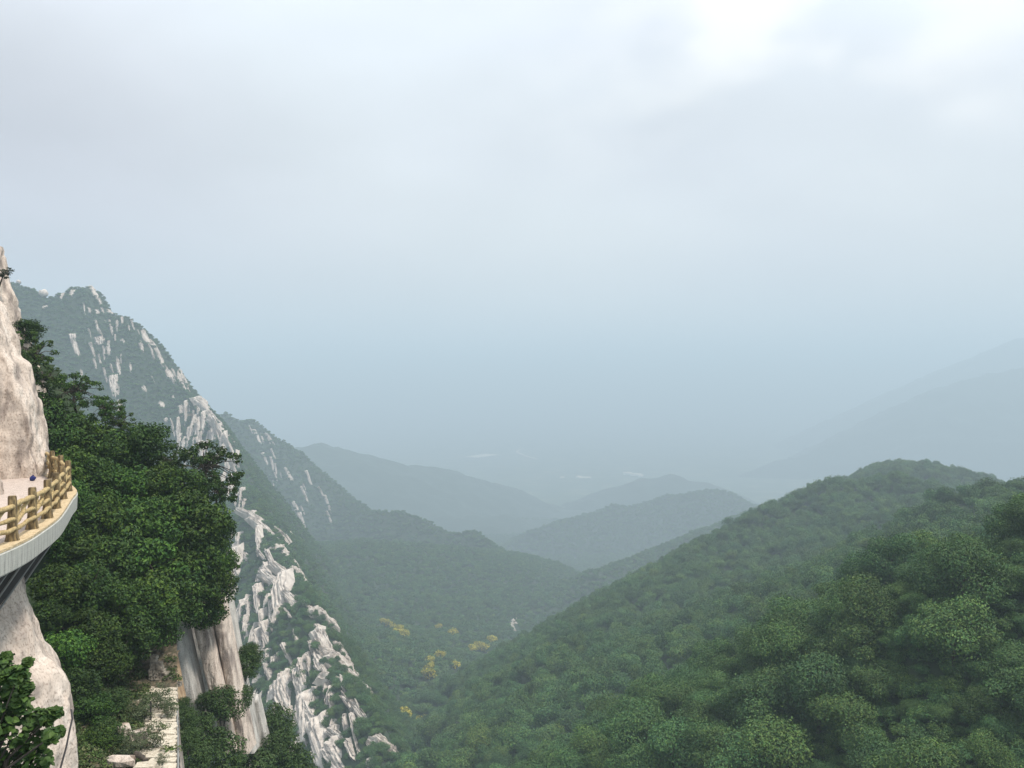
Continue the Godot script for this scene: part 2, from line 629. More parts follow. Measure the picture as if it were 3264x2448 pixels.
func land() -> void:
	# --- the plain and the valley bottom
	var n := noise(77, 0.0012, 4)
	var low := func(x, z): return floor_y(x, z) + n.get_noise_2d(x, z) * 14.0 * smoothstep(900.0, 3000.0, -z)
	var pl := field("plain", low, -9000.0, 9000.0, -18000.0, -3000.0, 120.0)
	structure("plain", field_mesh(pl, false), mats.plain, "hazy farmed plain far below the mountains")
	var vf := field("valley_floor", low, -2400.0, 2400.0, -3060.0, -60.0, 60.0)
	structure("valley_floor", field_mesh(vf, false), mats.woods, "dark wooded bottom of the valley between the hills")
	# --- rocky mountain on the left, its spur coming down to the gully
	var m1 := ridge([[-700, 760, 1050], [-300, 860, 1020], [0, 905, 1000], [60, 900, 1000], [110, 918, 1000], [155, 940, 1000], [192, 925, 1000], [236, 906, 1000], [288, 910, 1000], [340, 968, 995], [387, 995, 990], [443, 1020, 985], [469, 1072, 980], [494, 1124, 975], [534, 1183, 970], [590, 1227, 950], [642, 1272, 930], [680, 1316, 890], [723, 1384, 840], [767, 1500, 760], [804, 1562, 690], [885, 1755, 540], [975, 1915, 430], [1018, 1980, 400], [1092, 2085, 355], [1136, 2190, 325], [1180, 2280, 300], [1262, 2440, 270], [1330, 2560, 255]], 1.4, 5.0, 4.0)
	var g1 := noise(31, 0.011, 4, true)
	var g2 := noise(32, 0.05, 3)
	var f1 := field("rocky_mountain", func(x, z): return m1.h(x, z) + g1.get_noise_2d(x * 1.3, z * 0.8) * 9.0 + g2.get_noise_2d(x, z) * 4.0 - 4.0, -760.0, 40.0, -1120.0, -180.0, 5.0)
	structure("rocky_mountain", field_mesh(f1), mats.floor, "steep wooded mountain with pale granite outcrops rising at the left")
	# --- second mountain behind it
	var m2 := ridge([[400, 1290, 1600], [600, 1310, 1520], [708, 1322, 1500], [760, 1336, 1500], [804, 1345, 1490], [856, 1380, 1480], [900, 1432, 1470], [944, 1476, 1460], [989, 1500, 1450], [1033, 1545, 1440], [1055, 1574, 1430], [1121, 1604, 1410], [1180, 1626, 1390], [1284, 1642, 1350], [1358, 1672, 1320], [1417, 1706, 1300], [1499, 1700, 1290], [1539, 1714, 1270], [1578, 1745, 1250], [1660, 1830, 1200]], 0.9, 12.0, 4.0)
	var f2 := field("second_mountain", func(x, z): return m2.h(x, z) + g1.get_noise_2d(x * 0.8, z * 0.6) * 10.0, -900.0, 120.0, -1900.0, -950.0, 8.0)
	structure("second_mountain", field_mesh(f2), mats.floor, "hazy blue wooded mountain with a rocky top behind the first one")
	# --- the left wall of the valley, with a shoulder in front of the second mountain
	var vs := Plate.new()
	for q in [[1300, 2400, 380], [1400, 2200, 500], [1500, 2080, 650], [1600, 2030, 760], [1640, 1995, 830], [1680, 1935, 930], [1745, 1890, 1040], [1250, 2000, 750], [1100, 1900, 850], [1000, 1760, 1000], [1300, 1850, 950], [1500, 1850, 980], [1434, 1742, 1180], [1340, 1735, 1180], [1200, 1720, 1150], [1598, 1771, 1130], [1658, 1792, 1110], [1700, 1822, 1080], [800, 1800, 1000], [1300, 2250, 470]]:
		var w3 := at(q[0], q[1], q[2])
		vs.p.append(Vector3(w3.x / 100.0, w3.z / 100.0, w3.y - 5.0))
	for q in [[60.0, -260.0, -1250.0], [-100.0, -270.0, -1330.0], [-300.0, -270.0, -1400.0], [130.0, -310.0, -1150.0], [110.0, -300.0, -900.0], [70.0, -280.0, -700.0], [40.0, -220.0, -480.0], [-10.0, -180.0, -360.0]]:
		vs.p.append(Vector3(q[0] / 100.0, q[2] / 100.0, q[1]))
	vs.solve()
	var f3 := field("valley_wall", func(x, z): return vs.f(x / 100.0, z / 100.0) + g1.get_noise_2d(x, z) * 5.0, -460.0, 160.0, -1420.0, -330.0, 7.0)
	structure("valley_slope", field_mesh(f3), mats.floor, "wooded left slope of the valley running down to the stream bed")
	# --- ridges further down the valley
	var h := ridge([[1700, 1925, 940], [1747, 1895, 980], [1847, 1852, 1020], [1921, 1822, 1060], [2020, 1790, 1120], [2150, 1740, 1200], [2300, 1675, 1300], [2420, 1630, 1400], [2600, 1560, 1600]], 0.55, 15.0, 4.0)
	var fh := field("valley_ridge", func(x, z): return h.h(x, z) + g1.get_noise_2d(x * 0.8, z * 0.8) * 8.0, -80.0, 620.0, -1800.0, -750.0, 8.0)
	structure("valley_ridge", field_mesh(fh), mats.floor, "low wooded ridge behind the near hill, dipping to the valley bottom")
	var c := ridge([[1700, 1760, 2000], [1772, 1676, 2050], [1847, 1652, 2100], [1946, 1622, 2150], [2096, 1602, 2200], [2155, 1580, 2200], [2245, 1566, 2200], [2295, 1571, 2200], [2344, 1596, 2200], [2420, 1625, 2200], [2600, 1690, 2200]], 0.5, 25.0, 4.0)
	var fc := field("middle_ridge", func(x, z): return c.h(x, z) + g1.get_noise_2d(x * 0.6, z * 0.6) * 12.0, -250.0, 1000.0, -2700.0, -1300.0, 11.0)
	structure("middle_ridge", field_mesh(fc), mats.woods, "hazy blue-grey ridge crossing the middle of the valley")
	var dm := ridge([[1900, 1600, 3100], [2011, 1545, 3200], [2076, 1525, 3200], [2135, 1517, 3200], [2195, 1530, 3200], [2245, 1550, 3200], [2350, 1620, 3200]], 0.4, 40.0)
	var fd := field("round_hill", func(x, z): return dm.h(x, z) + g1.get_noise_2d(x * 0.5, z * 0.5) * 12.0, -100.0, 1300.0, -3700.0, -2500.0, 16.0)
	structure("round_hill", field_mesh(fd), mats.woods, "faint round hill behind the middle ridge")
	var em := ridge([[1150, 1600, 2500], [1300, 1640, 2500], [1480, 1655, 2500], [1600, 1648, 2550], [1700, 1660, 2600], [1800, 1700, 2600]], 0.4, 40.0)
	var fe := field("low_hill", func(x, z): return em.h(x, z) + g1.get_noise_2d(x * 0.5, z * 0.5) * 14.0, -800.0, 400.0, -3100.0, -1900.0, 14.0)
	structure("low_hill", field_mesh(fe), mats.woods, "faint low hill beyond the left valley shoulder")
	var fm := ridge([[700, 1520, 2900], [860, 1455, 2850], [915, 1437, 2800], [960, 1430, 2800], [1003, 1422, 2800], [1062, 1434, 2800], [1166, 1459, 2850], [1254, 1482, 2900], [1400, 1500, 3000], [1560, 1540, 3100]], 0.45, 40.0)
	var ff := field("far_hill", func(x, z): return fm.h(x, z) + g1.get_noise_2d(x * 0.4, z * 0.4) * 16.0, -1500.0, 500.0, -3800.0, -2000.0, 16.0)
	structure("far_hill", field_mesh(ff), mats.woods, "faint hill line beside the second mountain")
	var gm := ridge([[2250, 1570, 4300], [2510, 1470, 4500], [2750, 1390, 4600], [2900, 1310, 4700], [3020, 1235, 4700], [3100, 1208, 4700], [3264, 1180, 4700], [3600, 1150, 4700]], 0.55, 60.0)
	var gm2 := ridge([[2500, 1420, 6300], [2900, 1240, 6300], [3100, 1150, 6300], [3264, 1085, 6300], [3600, 1060, 6300]], 0.5, 80.0)
	var fg := field("far_mountain", func(x, z): return gm.h(x, z) + g1.get_noise_2d(x * 0.25, z * 0.25) * 25.0, 600.0, 3900.0, -6000.0, -3300.0, 30.0)
	structure("far_mountain", field_mesh(fg), mats.woods, "pale blue mountain slope rising at the right edge in the haze")
	var fg2 := field("farthest_mountain", func(x, z): return gm2.h(x, z) + g1.get_noise_2d(x * 0.2, z * 0.2) * 25.0, 1300.0, 5200.0, -7800.0, -5200.0, 45.0)
	structure("farthest_mountain", field_mesh(fg2), mats.woods, "barely visible farthest mountain above the pale one at right")
	# --- the near hill on the right
	var rs := Plate.new()
	var outline := [[2508, 1588, 760], [2420, 1620, 720], [2272, 1725, 640], [2154, 1785, 590], [2066, 1838, 550], [1963, 1885, 510], [1845, 1952, 460], [1741, 2014, 410], [1642, 2115, 350], [1558, 2225, 300], [1523, 2270, 285], [1402, 2360, 265], [1275, 2440, 250]]
	var inner := [[2300, 2448, 105], [2700, 2448, 85], [3264, 2448, 70], [2000, 2448, 140], [1700, 2448, 190], [1450, 2470, 225], [3264, 2150, 85], [2900, 2200, 100], [2500, 2280, 125], [3264, 1720, 112], [3500, 1650, 115], [2962, 1833, 140], [2816, 1966, 140], [2518, 2098, 150], [2333, 2200, 155], [2150, 2320, 165], [2400, 2090, 230], [2000, 2230, 230], [1750, 2330, 230], [2700, 1880, 250], [2950, 1730, 250], [3090, 1572, 330], [3264, 1540, 330], [3500, 1540, 330], [3000, 1632, 335], [2600, 1775, 420], [2200, 1920, 420], [1900, 2020, 400], [2400, 1715, 560], [2664, 1552, 600], [2862, 1535, 585], [3000, 1570, 560], [2930, 1463, 820], [2800, 1478, 820], [2700, 1512, 800], [3040, 1487, 820], [3115, 1537, 820], [3264, 1600, 820], [3300, 1690, 640], [3600, 1720, 640], [3200, 1610, 440], [3500, 1620, 440]]
	for q in outline + inner:
		var w3 := at(q[0], q[1], q[2])
		rs.p.append(Vector3(w3.x / 100.0, w3.z / 100.0, w3.y - 4.5))
	for q in outline:
		var w3 := at(q[0], q[1], q[2])
		rs.p.append(Vector3((w3.x - 53.0) / 100.0, (w3.z - 27.0) / 100.0, w3.y - 52.0))
	for q in [[330.0, -150.0, -960.0], [450.0, -160.0, -960.0], [200.0, -190.0, -850.0]]:
		rs.p.append(Vector3(q[0] / 100.0, q[2] / 100.0, q[1]))
	rs.solve()
	var g3 := noise(36, 0.013, 3)
	var spurs := [
		ridge([[3500, 1560, 112], [3264, 1680, 112], [2962, 1805, 138], [2816, 1935, 142], [2518, 2062, 150], [2333, 2162, 157], [2150, 2280, 165], [1950, 2420, 175]], 0.75, 4.0, 4.0),
		ridge([[3500, 1520, 330], [3264, 1530, 330], [3090, 1560, 330], [2960, 1645, 320], [2800, 1735, 310], [2600, 1845, 300], [2400, 1955, 290], [2150, 2085, 275], [1950, 2190, 265], [1780, 2290, 255]], 0.7, 5.0, 4.0),
		ridge([[3000, 1560, 560], [2862, 1522, 585], [2664, 1537, 600], [2500, 1605, 590], [2350, 1690, 570], [2200, 1780, 530], [2050, 1870, 490], [1900, 1965, 440]], 0.6, 8.0, 4.0)]
	var rf := field("near_hill", func(x, z):
		var y: float = rs.f(x / 100.0, z / 100.0) + g3.get_noise_2d(x, z) * 7.0 - 3.0
		for q in spurs: y = maxf(y, minf(q.h(x, z), y + 16.0))
		return y + g2.get_noise_2d(x * 0.5, z * 0.5) * 2.5, -110.0, 560.0, -1000.0, -45.0, 5.0)
	structure("near_hill", field_mesh(rf), mats.floor, "densely wooded green hill filling the lower right of the view")

func forests() -> void:
	var tones := [Color(0.052, 0.112, 0.036), Color(0.040, 0.094, 0.038), Color(0.082, 0.140, 0.040), Color(0.062, 0.106, 0.036)]
	var far := []
	for k in 4: far.append(leaf_cloud(100 + k, crown_lobes(200 + k, 3.0, 5.2, 7), 260, 1.15, tones, 0.5, 0.6))
	var mid := []
	for k in 6: mid.append(leaf_cloud(300 + k, crown_lobes(400 + k, 3.1, 6.8, 9), 2200, 0.42, tones, 0.35, 0.55))
	var near := []
	for k in 6: near.append(leaf_cloud(500 + k, crown_lobes(600 + k, 3.2, 7.0, 12), 9500, 0.225, tones, 0.35, 0.55))
	var r := RandomNumberGenerator.new()
	r.seed = 4
	for a in [["rocky_mountain", 3.1, 150.0, 1150.0, 0.68], ["second_mountain", 6.0, 900.0, 1900.0, 1.0], ["valley_wall", 5.2, 300.0, 1450.0, 0.95], ["valley_ridge", 6.5, 700.0, 1800.0, 1.1], ["middle_ridge", 9.0, 1300.0, 2700.0, 1.5], ["valley_floor", 11.0, 300.0, 2800.0, 1.7]]:
		var spots := []
		for p in spread(fields[a[0]], a[1], a[2], a[3], clear_of_rock, hash(a[0])):
			var s: float = a[4] * r.randf_range(0.6, 1.25)
			spots.append([p - Vector3(0, 0.6, 0), Vector3(s, s * r.randf_range(0.8, 1.2), s), green(r)])
		print(a[0], " ", spots.size())
		var nearer := []
		var rest := []
		for e in spots: (nearer if -e[0].z < 480.0 else rest).append(e)
		scatter_forest("forest", "green woods covering the " + a[0].replace("_", " "), rest, far, mats.leaf)
		if nearer: scatter_forest("forest", "green woods covering the nearer part of the " + a[0].replace("_", " "), nearer, mid, mats.leaf)
	var spots := []
	var close := []
	for p in spread(fields.near_hill, 4.8, 40.0, 1000.0, func(_p): return true, 99):
		var s: float = lerpf(0.5, 1.55, pow(r.randf(), 1.4))
		var e := [p - Vector3(0, 0.5, 0), Vector3(s, s * r.randf_range(0.8, 1.2), s), green(r)]
		if -p.z < 230.0: close.append(e)
		else: spots.append(e)
	print("hill ", spots.size(), " ", close.size())
	scatter_forest("forest", "green woods covering the near hill", spots, mid, mats.leaf)
	close.sort_custom(func(a, b): return a[1].x / -a[0].z > b[1].x / -b[0].z)
	var shown := []
	var others := []
	for e in close: (shown if shown.size() < 300 and in_frame(e[0] + Vector3(0, 5.0 * e[1].y, 0), 0.0) else others).append(e)
	scatter_forest("forest", "smaller trees filling the gaps on the nearest part of the hill", others, near, mats.leaf)
	hill_trees(shown, near)
	var under := []
	for p in spread(fields.near_hill, 1.6, 40.0, 240.0, func(_p): return true, 123):
		var s: float = r.randf_range(0.3, 0.62)
		under.append([p - Vector3(0, 0.7, 0), Vector3(s, s * 0.8, s), green(r)])
	print("under ", under.size())
	scatter_forest("undergrowth", "low bushes covering the ground under the trees of the near hill", under, mid, mats.leaf)

# ------------------------------------------------------------------ rocks of the mountain
var rock_spots := []
var edge_noise := noise(19, 0.4, 2)

func clear_of_rock(p: Vector3) -> bool:
	for q in rock_spots:
		var d: Vector3 = p - q[0]
		if absf(d.x) > q[3] or absf(d.y) > q[3] * 1.5 or absf(d.z) > q[3]: continue
		var a: float = d.dot(q[1]) / q[4]
		var b: float = d.dot(q[2]) / q[5]
		if a * a + b * b < 0.42 + 0.6 * edge_noise.get_noise_3dv(p * 0.6): return false
	return true

func slab_mesh(seed_: int) -> ArrayMesh:
	# a jointed granite face: x across, y along the dip, z out of the hill; its ragged edge dips under the ground
	var n1 := noise(seed_, 0.8, 3)
	var n2 := noise(seed_ + 1, 1.6, 3)
	var n3 := noise(seed_ + 2, 3.2, 4)
	var nu := 27
	var nv := 53
	var v := PackedVector3Array()
	for j in nv:
		for i in nu:
			var a := -1.3 + 2.6 * i / (nu - 1)
			var b := -1.25 + 2.5 * j / (nv - 1)
			var bend := 0.35 * n1.get_noise_2d(b * 1.1, 7.0)
			var e := 0.95 - pow(absf(a - bend), 2.0) * 1.35 - pow(absf(b), 2.4) * 1.5 + 1.1 * n1.get_noise_2d(a * 3.0, b * 1.0) + 1.25 * n3.get_noise_2d(a * 1.9, b * 0.5)
			var step := floorf((n2.get_noise_2d(a * 1.5, b * 0.2) + 1.0) * 4.0) / 4.0
			var rim := maxf(absf(a) / 1.3, absf(b) / 1.25)
			var h := clampf(e * 2.2, -3.0, 1.0) * 0.55 - maxf(rim - 0.86, 0.0) * 20.0 + (step - 0.8) * 0.55 * clampf(e * 2.0, 0.0, 1.0) + 0.2 * n3.get_noise_2d(a * 1.6, b * 0.3)
			v.append(Vector3(a + 0.06 * n3.get_noise_2d(b * 3.0, a), b, h))
	return grid_mesh(v, nu, nv, PackedColorArray(), PackedByteArray(), false)

func outcrops() -> void:
	var shapes := []
	for k in 8: shapes.append(slab_mesh(700 + k * 5))
	var host := get_node("rocky_mountain")
	var g: Field = fields.rocky_mountain
	var r := RandomNumberGenerator.new()
	r.seed = 8
	# [centre x, centre y, width, length, lean of the long axis in degrees from straight down towards the right], photograph pixels
	var list := []
	for q in [[675, 820, 60, 190], [965, 845, 55, 150], [1055, 1020, 40, 200], [1010, 1150, 95, 160], [840, 950, 30, 95], [885, 920, 24, 95], [925, 900, 24, 115], [880, 740, 110, 60], [720, 1030, 35, 60], [790, 480, 40, 55], [860, 490, 50, 45], [905, 480, 30, 55], [970, 490, 30, 50], [930, 580, 30, 45], [970, 580, 26, 45], [1035, 590, 30, 45], [1080, 580, 30, 80], [1035, 650, 22, 85], [1138, 630, 22, 55], [1018, 720, 18, 55], [1085, 750, 50, 40], [1155, 985, 28, 75], [980, 965, 30, 34], [1275, 1180, 60, 75], [1430, 1310, 70, 60], [1530, 1245, 28, 38], [1300, 745, 70, 170], [1405, 890, 55, 170], [1250, 800, 40, 70], [830, 275, 50, 90], [880, 400, 40, 55], [555, 310, 40, 44], [640, 320, 60, 50], [410, 445, 90, 24], [1500, 1050, 80, 100], [1580, 1080, 80, 60], [1820, 1290, 70, 170], [1470, 1440, 50, 32], [1060, 1350, 60, 130], [1600, 1370, 50, 90]]:
		list.append([q[0] / 2.765, 820 + q[1] / 2.765, q[2] / 2.765, q[3] / 2.765, 12.0])
	for q in [[1230, 300, 40, 220], [1380, 220, 50, 330], [1290, 420, 60, 260], [1410, 440, 40, 260], [1500, 500, 50, 320], [1380, 560, 45, 200], [1230, 520, 35, 250], [1110, 540, 40, 180], [990, 520, 35, 150], [1060, 620, 60, 130], [1260, 620, 45, 160], [1350, 650, 55, 130], [1550, 680, 45, 300], [1640, 720, 45, 330], [1500, 620, 60, 180], [1690, 860, 40, 240], [1560, 900, 60, 160], [1450, 800, 60, 140], [1590, 1240, 60, 200], [1680, 1290, 40, 150], [1060, 230, 50, 130], [1130, 220, 24, 90], [1170, 480, 22, 80], [1440, 330, 30, 200], [1040, 190, 60, 40], [850, 330, 70, 40], [800, 160, 70, 80], [935, 80, 26, 50], [1680, 1000, 40, 90], [1620, 960, 40, 80]]:
		list.append([300 + q[0] / 3.6875, 1250 + q[1] / 3.6875, q[2] / 3.6875, q[3] / 3.6875, 20.0])
	for q in [[250, 660, 90, 300, 35], [225, 600, 60, 180, 35], [285, 870, 80, 200, 30], [330, 920, 50, 80, 25], [400, 610, 40, 90, 20], [520, 770, 110, 270, 35], [480, 620, 70, 140, 50], [560, 590, 50, 170, 28], [590, 730, 60, 120, 35], [440, 340, 50, 170, 30], [400, 300, 30, 60, 25], [522, 450, 45, 75, 20], [560, 350, 25, 60, 20], [630, 600, 25, 110, 25], [680, 770, 40, 90, 30], [720, 880, 30, 40, 35], [390, 730, 45, 130, 35], [440, 780, 30, 120, 35], [760, 970, 90, 140, 20], [810, 1040, 50, 110, 30], [870, 1090, 50, 140, 30], [930, 1180, 40, 170, 28], [970, 1270, 24, 90, 28], [740, 1110, 70, 110, 35], [770, 1170, 50, 70, 45], [640, 1230, 100, 190, 35], [700, 1290, 60, 110, 30], [530, 1190, 40, 110, 25], [480, 1280, 90, 140, 30], [560, 1350, 110, 260, 38], [650, 1480, 130, 320, 38], [760, 1600, 140, 300, 45], [700, 1390, 70, 150, 50], [860, 1500, 70, 140, 60], [910, 1560, 50, 90, 40], [980, 1390, 60, 140, 35], [940, 1320, 40, 100, 35], [1090, 1530, 50, 120, 30], [1150, 1600, 30, 130, 22], [395, 1175, 60, 55, 20], [410, 990, 50, 60, 25], [430, 1070, 40, 70, 30], [480, 1075, 40, 60, 25], [270, 465, 50, 80, 40], [330, 490, 40, 60, 50], [420, 560, 60, 40, 40], [1040, 1640, 90, 60, 60], [660, 1060, 40, 60, 25], [700, 1000, 30, 70, 40], [830, 1620, 120, 160, 55], [600, 1600, 90, 120, 35], [240, 970, 60, 60, 30], [510, 1040, 20, 40, 20], [460, 1150, 30, 70, 35], [590, 520, 20, 50, 25], [300, 480, 40, 30, 50]]:
		list.append([600 + q[0] / 1.75, 1500 + q[1] / 1.75, q[2] / 1.75, q[3] / 1.75, q[4]])
	# small ribs between the large faces: [polygon, how many, lean, width, length]
	for a in [[[[560, 1330], [690, 1320], [790, 1560], [800, 1640], [690, 1560], [560, 1440]], 46, 20.0, 9.0, 55.0], [[[740, 1700], [840, 1660], [1010, 1900], [1240, 2380], [1180, 2440], [980, 2430], [820, 2200], [740, 1900]], 66, 34.0, 13.0, 62.0], [[[260, 980], [430, 1040], [520, 1180], [560, 1300], [330, 1260], [220, 1100]], 14, 12.0, 8.0, 34.0], [[[420, 1010], [640, 1260], [620, 1290], [400, 1060]], 14, 18.0, 9.0, 30.0]]:
		var poly := PackedVector2Array()
		for q in a[0]: poly.append(Vector2(q[0], q[1]))
		var k := 0
		while k < a[1]:
			var q := Vector2(r.randf_range(200, 1260), r.randf_range(960, 2440))
			if not Geometry2D.is_point_in_polygon(q, poly): continue
			var s := r.randf_range(0.6, 1.5)
			list.append([q.x, q.y, a[3] * s, a[4] * s * r.randf_range(0.7, 1.3), a[2] + r.randf_range(-8, 8)])
			k += 1
	var second := []
	while second.size() < 34:
		var q := Vector2(r.randf_range(800, 1070), r.randf_range(1370, 1690))
		if q.y < 1380 + (q.x - 840) * 0.95: continue
		var s := r.randf_range(0.6, 1.5)
		second.append([q.x, q.y, 8.0 * s, 36.0 * s, 10.0 + r.randf_range(-6, 6), 1])
	list += second
	var made := 0
	for q in list:
		var other: bool = q.size() > 5
		var gg: Field = fields.second_mountain if other else g
		var far: float = 1900.0 if other else 1150.0
		var p := hit(q[0], q[1], gg, 1000.0 if other else 150.0, far)
		if p == Vector3.INF: p = hit(q[0], q[1] + 14.0, gg, 1000.0 if other else 150.0, far)
		if p == Vector3.INF: continue
		var n := gg.normal(p.x, p.z)
		var d := -p.z
		var eye := -p.normalized()
		n = (n + Vector3(eye.x, 0.1, eye.z) * 0.45).normalized()   # outcrops break off steeper than the slope they stand on
		var ang := deg_to_rad(q[4])
		var dir := Vector3(sin(ang), -cos(ang), 0.0)
		var along := (dir - n * dir.dot(n)).normalized()
		# foreshortening: the length asked for is what the eye sees
		var seen := (along - eye * along.dot(eye)).length()
		var half_l: float = q[3] / F * d * 0.5 / maxf(seen, 0.45)
		var across := along.cross(n).normalized()
		var seen2 := (across - eye * across.dot(eye)).length()
		var half_w: float = q[2] / F * d * 0.5 / maxf(seen2, 0.45)
		var o := put("granite_outcrop", shapes[made % shapes.size()], mats.far_rock, get_node("second_mountain") if other else host)
		var t := clampf(half_w * 0.3, 1.2, 3.2)
		o.transform = Transform3D(Basis(across * half_w * 0.72 * (1.0 if made % 3 else -1.0), -along * half_l * 1.4, n * t), p + n * 1.3)
		rock_spots.append([p + n * 2.5, along, across, maxf(half_l, half_w) + 4.0, half_l + 1.5, half_w + 1.0])
		made += 1
	print("outcrops ", made)

# ------------------------------------------------------------------ the cliff beside the eye
func table(t: Array, y: float) -> float:
	# t: [y, value] with y falling
	if y >= t[0][0]: return t[0][1] + (t[0][1] - t[1][1]) * (y - t[0][0]) / (t[0][0] - t[1][0])
	for i in t.size() - 1:
		if y >= t[i + 1][0]: return lerpf(t[i + 1][1], t[i][1], (y - t[i + 1][0]) / (t[i][0] - t[i + 1][0]))
	return t[-1][1]

func cliff_mesh(cross: Array, lean: Array, y1: float, y0: float, du: float, dv: float, seed_: int, rough: float) -> ArrayMesh:
	# a rock wall: plan line CROSS at the height where LEAN is 0, shifted sideways with height, broken by noise
	var pts := PackedVector2Array()
	for i in cross.size() - 1:
		var a := Vector2(cross[i][0], cross[i][1])
		var b := Vector2(cross[i + 1][0], cross[i + 1][1])
		var k := maxi(1, int(a.distance_to(b) / du))
		for j in k: pts.append(a.lerp(b, float(j) / k))
	pts.append(Vector2(cross[-1][0], cross[-1][1]))
	var soft := pts.duplicate()
	for pass_ in 2:
		for i in range(1, pts.size() - 1): soft[i] = (pts[i - 1] + pts[i] * 2.0 + pts[i + 1]) * 0.25
		pts = soft.duplicate()
	var nu := pts.size()
	var nv := int((y1 - y0) / dv) + 1
	var n1 := noise(seed_, 0.22, 4)
	var n2 := noise(seed_ + 1, 1.1, 4, true)
	var n3 := noise(seed_ + 2, 0.8, 4)
	var n4 := noise(seed_ + 3, 2.6, 3)
	var v := PackedVector3Array()
	v.resize(nu * nv)
	for j in nv:
		var y := y1 + (y0 - y1) * j / (nv - 1)
		var dx := table(lean, y)
		for i in nu:
			var t := pts[mini(i + 1, nu - 1)] - pts[maxi(i - 1, 0)]
			var out := Vector2(-t.y, t.x).normalized()
			var p := pts[i] + Vector2(dx, 0)
			var k := n1.get_noise_3d(p.x, y * 0.5, p.y) * 0.9 + n3.get_noise_3d(p.x, y * 0.35, p.y) * 0.3 - clampf(n2.get_noise_3d(p.x * 0.9, y * 0.14, p.y * 0.9) - 0.15, 0.0, 1.0) * 0.6 + n4.get_noise_3d(p.x, y * 0.6, p.y) * 0.16
			p += out * k * rough
			v[j * nu + i] = Vector3(p.x, y, p.y)
	return grid_mesh(v, nu, nv, PackedColorArray(), PackedByteArray(), true)

func near_cliffs() -> void:
	var lean := [[12.0, -5.5], [9.0, -4.6], [5.0, -3.1], [2.3, -1.9], [1.44, -1.7], [1.04, -1.38], [0.39, -1.2], [-0.2, -0.9], [-0.97, -0.64], [-2.17, -0.43], [-2.6, -0.33], [-3.4, -0.2], [-3.9, 0.0], [-5.5, 0.1]]
	var o := put("cliff_wall", cliff_mesh([[-17.0, -9.0], [-17.8, -16.0], [-18.8, -26.0], [-20.3, -33.0], [-20.7, -35.0], [-23.7, -37.2], [-24.0, -40.0], [-22.4, -40.9], [-22.8, -43.0], [-30.0, -50.0]], lean, 13.0, -5.6, 0.16, 0.16, 81, 0.45), mats.cliff)
	tag(o, "pale warm granite cliff wall leaning back above the log-fenced walkway", "cliff")
	var lean3 := [[9.0, -1.8], [7.9, -1.5], [6.9, -1.1], [6.16, -0.75], [4.85, -0.4], [3.8, 0.0], [3.0, 0.26], [-2.0, 1.8], [-12.0, 4.5]]
	o = put("cliff_buttress", cliff_mesh([[-48.0, -48.0], [-42.0, -56.0], [-37.5, -60.0], [-35.6, -61.5], [-35.3, -63.0], [-38.0, -67.0], [-50.0, -75.0]], lean3, 10.0, -14.0, 0.25, 0.25, 91, 0.5), mats.cliff)
	tag(o, "farther granite buttress behind the cliff wall at the upper left edge", "cliff")
	var lean2 := [[-4.9, 0.0], [-6.3, 0.2], [-7.0, 0.3], [-7.9, 0.6], [-8.8, 0.8], [-9.4, 1.3], [-10.4, 1.6], [-11.5, 1.9], [-12.5, 2.0], [-16.0, 2.7], [-24.0, 4.0]]
	o = put("lower_cliff", cliff_mesh([[-16.6, -9.0], [-17.6, -16.0], [-17.3, -22.0], [-16.9, -25.0], [-15.9, -28.0], [-18.0, -31.0], [-23.0, -34.0]], lean2, -5.0, -24.0, 0.14, 0.14, 86, 0.4), mats.cliff)
	tag(o, "weathered granite cliff foot below the walkway at the lower left", "cliff")

# ------------------------------------------------------------------ walkway with its log fence
const DECK_Y := -4.45
var posts := [Vector2(-13.6, -20.0), Vector2(-13.75, -22.1), Vector2(-14.08, -24.3), Vector2(-14.63, -26.3), Vector2(-15.3, -28.4), Vector2(-16.19, -30.6), Vector2(-17.26, -33.1), Vector2(-18.28, -35.5), Vector2(-20.0, -38.2), Vector2(-21.65, -40.6), Vector2(-23.9, -43.9)]

func curve_at(t: float) -> Vector2:
	var i := clampi(int(t), 0, posts.size() - 2)
	var a: Vector2 = posts[maxi(i - 1, 0)]
	var b: Vector2 = posts[i]
	var c: Vector2 = posts[i + 1]
	var d: Vector2 = posts[mini(i + 2, posts.size() - 1)]
	return b.cubic_interpolate(c, a, d, t - i)

func strip(profile: Array, t0: float, t1: float, n: int) -> ArrayMesh:
	# sweep a closed profile of (outwards, up) along the fence line
	var v := PackedVector3Array()
	var m := profile.size()
	for j in n:
		var t := lerpf(t0, t1, float(j) / (n - 1))
		var p := curve_at(t)
		var q := (curve_at(t + 0.05) - curve_at(t - 0.05)).normalized()
		var out := Vector2(-q.y, q.x)
		if out.x < 0.0: out = -out
		for k in m + 1:
			var w: Vector2 = profile[k % m]
			v.append(Vector3(p.x + out.x * w.x, DECK_Y + w.y, p.y + out.y * w.x))
	# flat faces: every profile edge gets points of its own
	var st := new_st()
	st.set_smooth_group(-1)
	for j in n - 1:
		for k in m:
			var a := v[j * (m + 1) + k]
			var b := v[j * (m + 1) + k + 1]
			var c := v[(j + 1) * (m + 1) + k]
			var d := v[(j + 1) * (m + 1) + k + 1]
			for x in [a, c, b, b, c, d]: st.add_vertex(x)
	st.generate_normals()
	return st.commit()

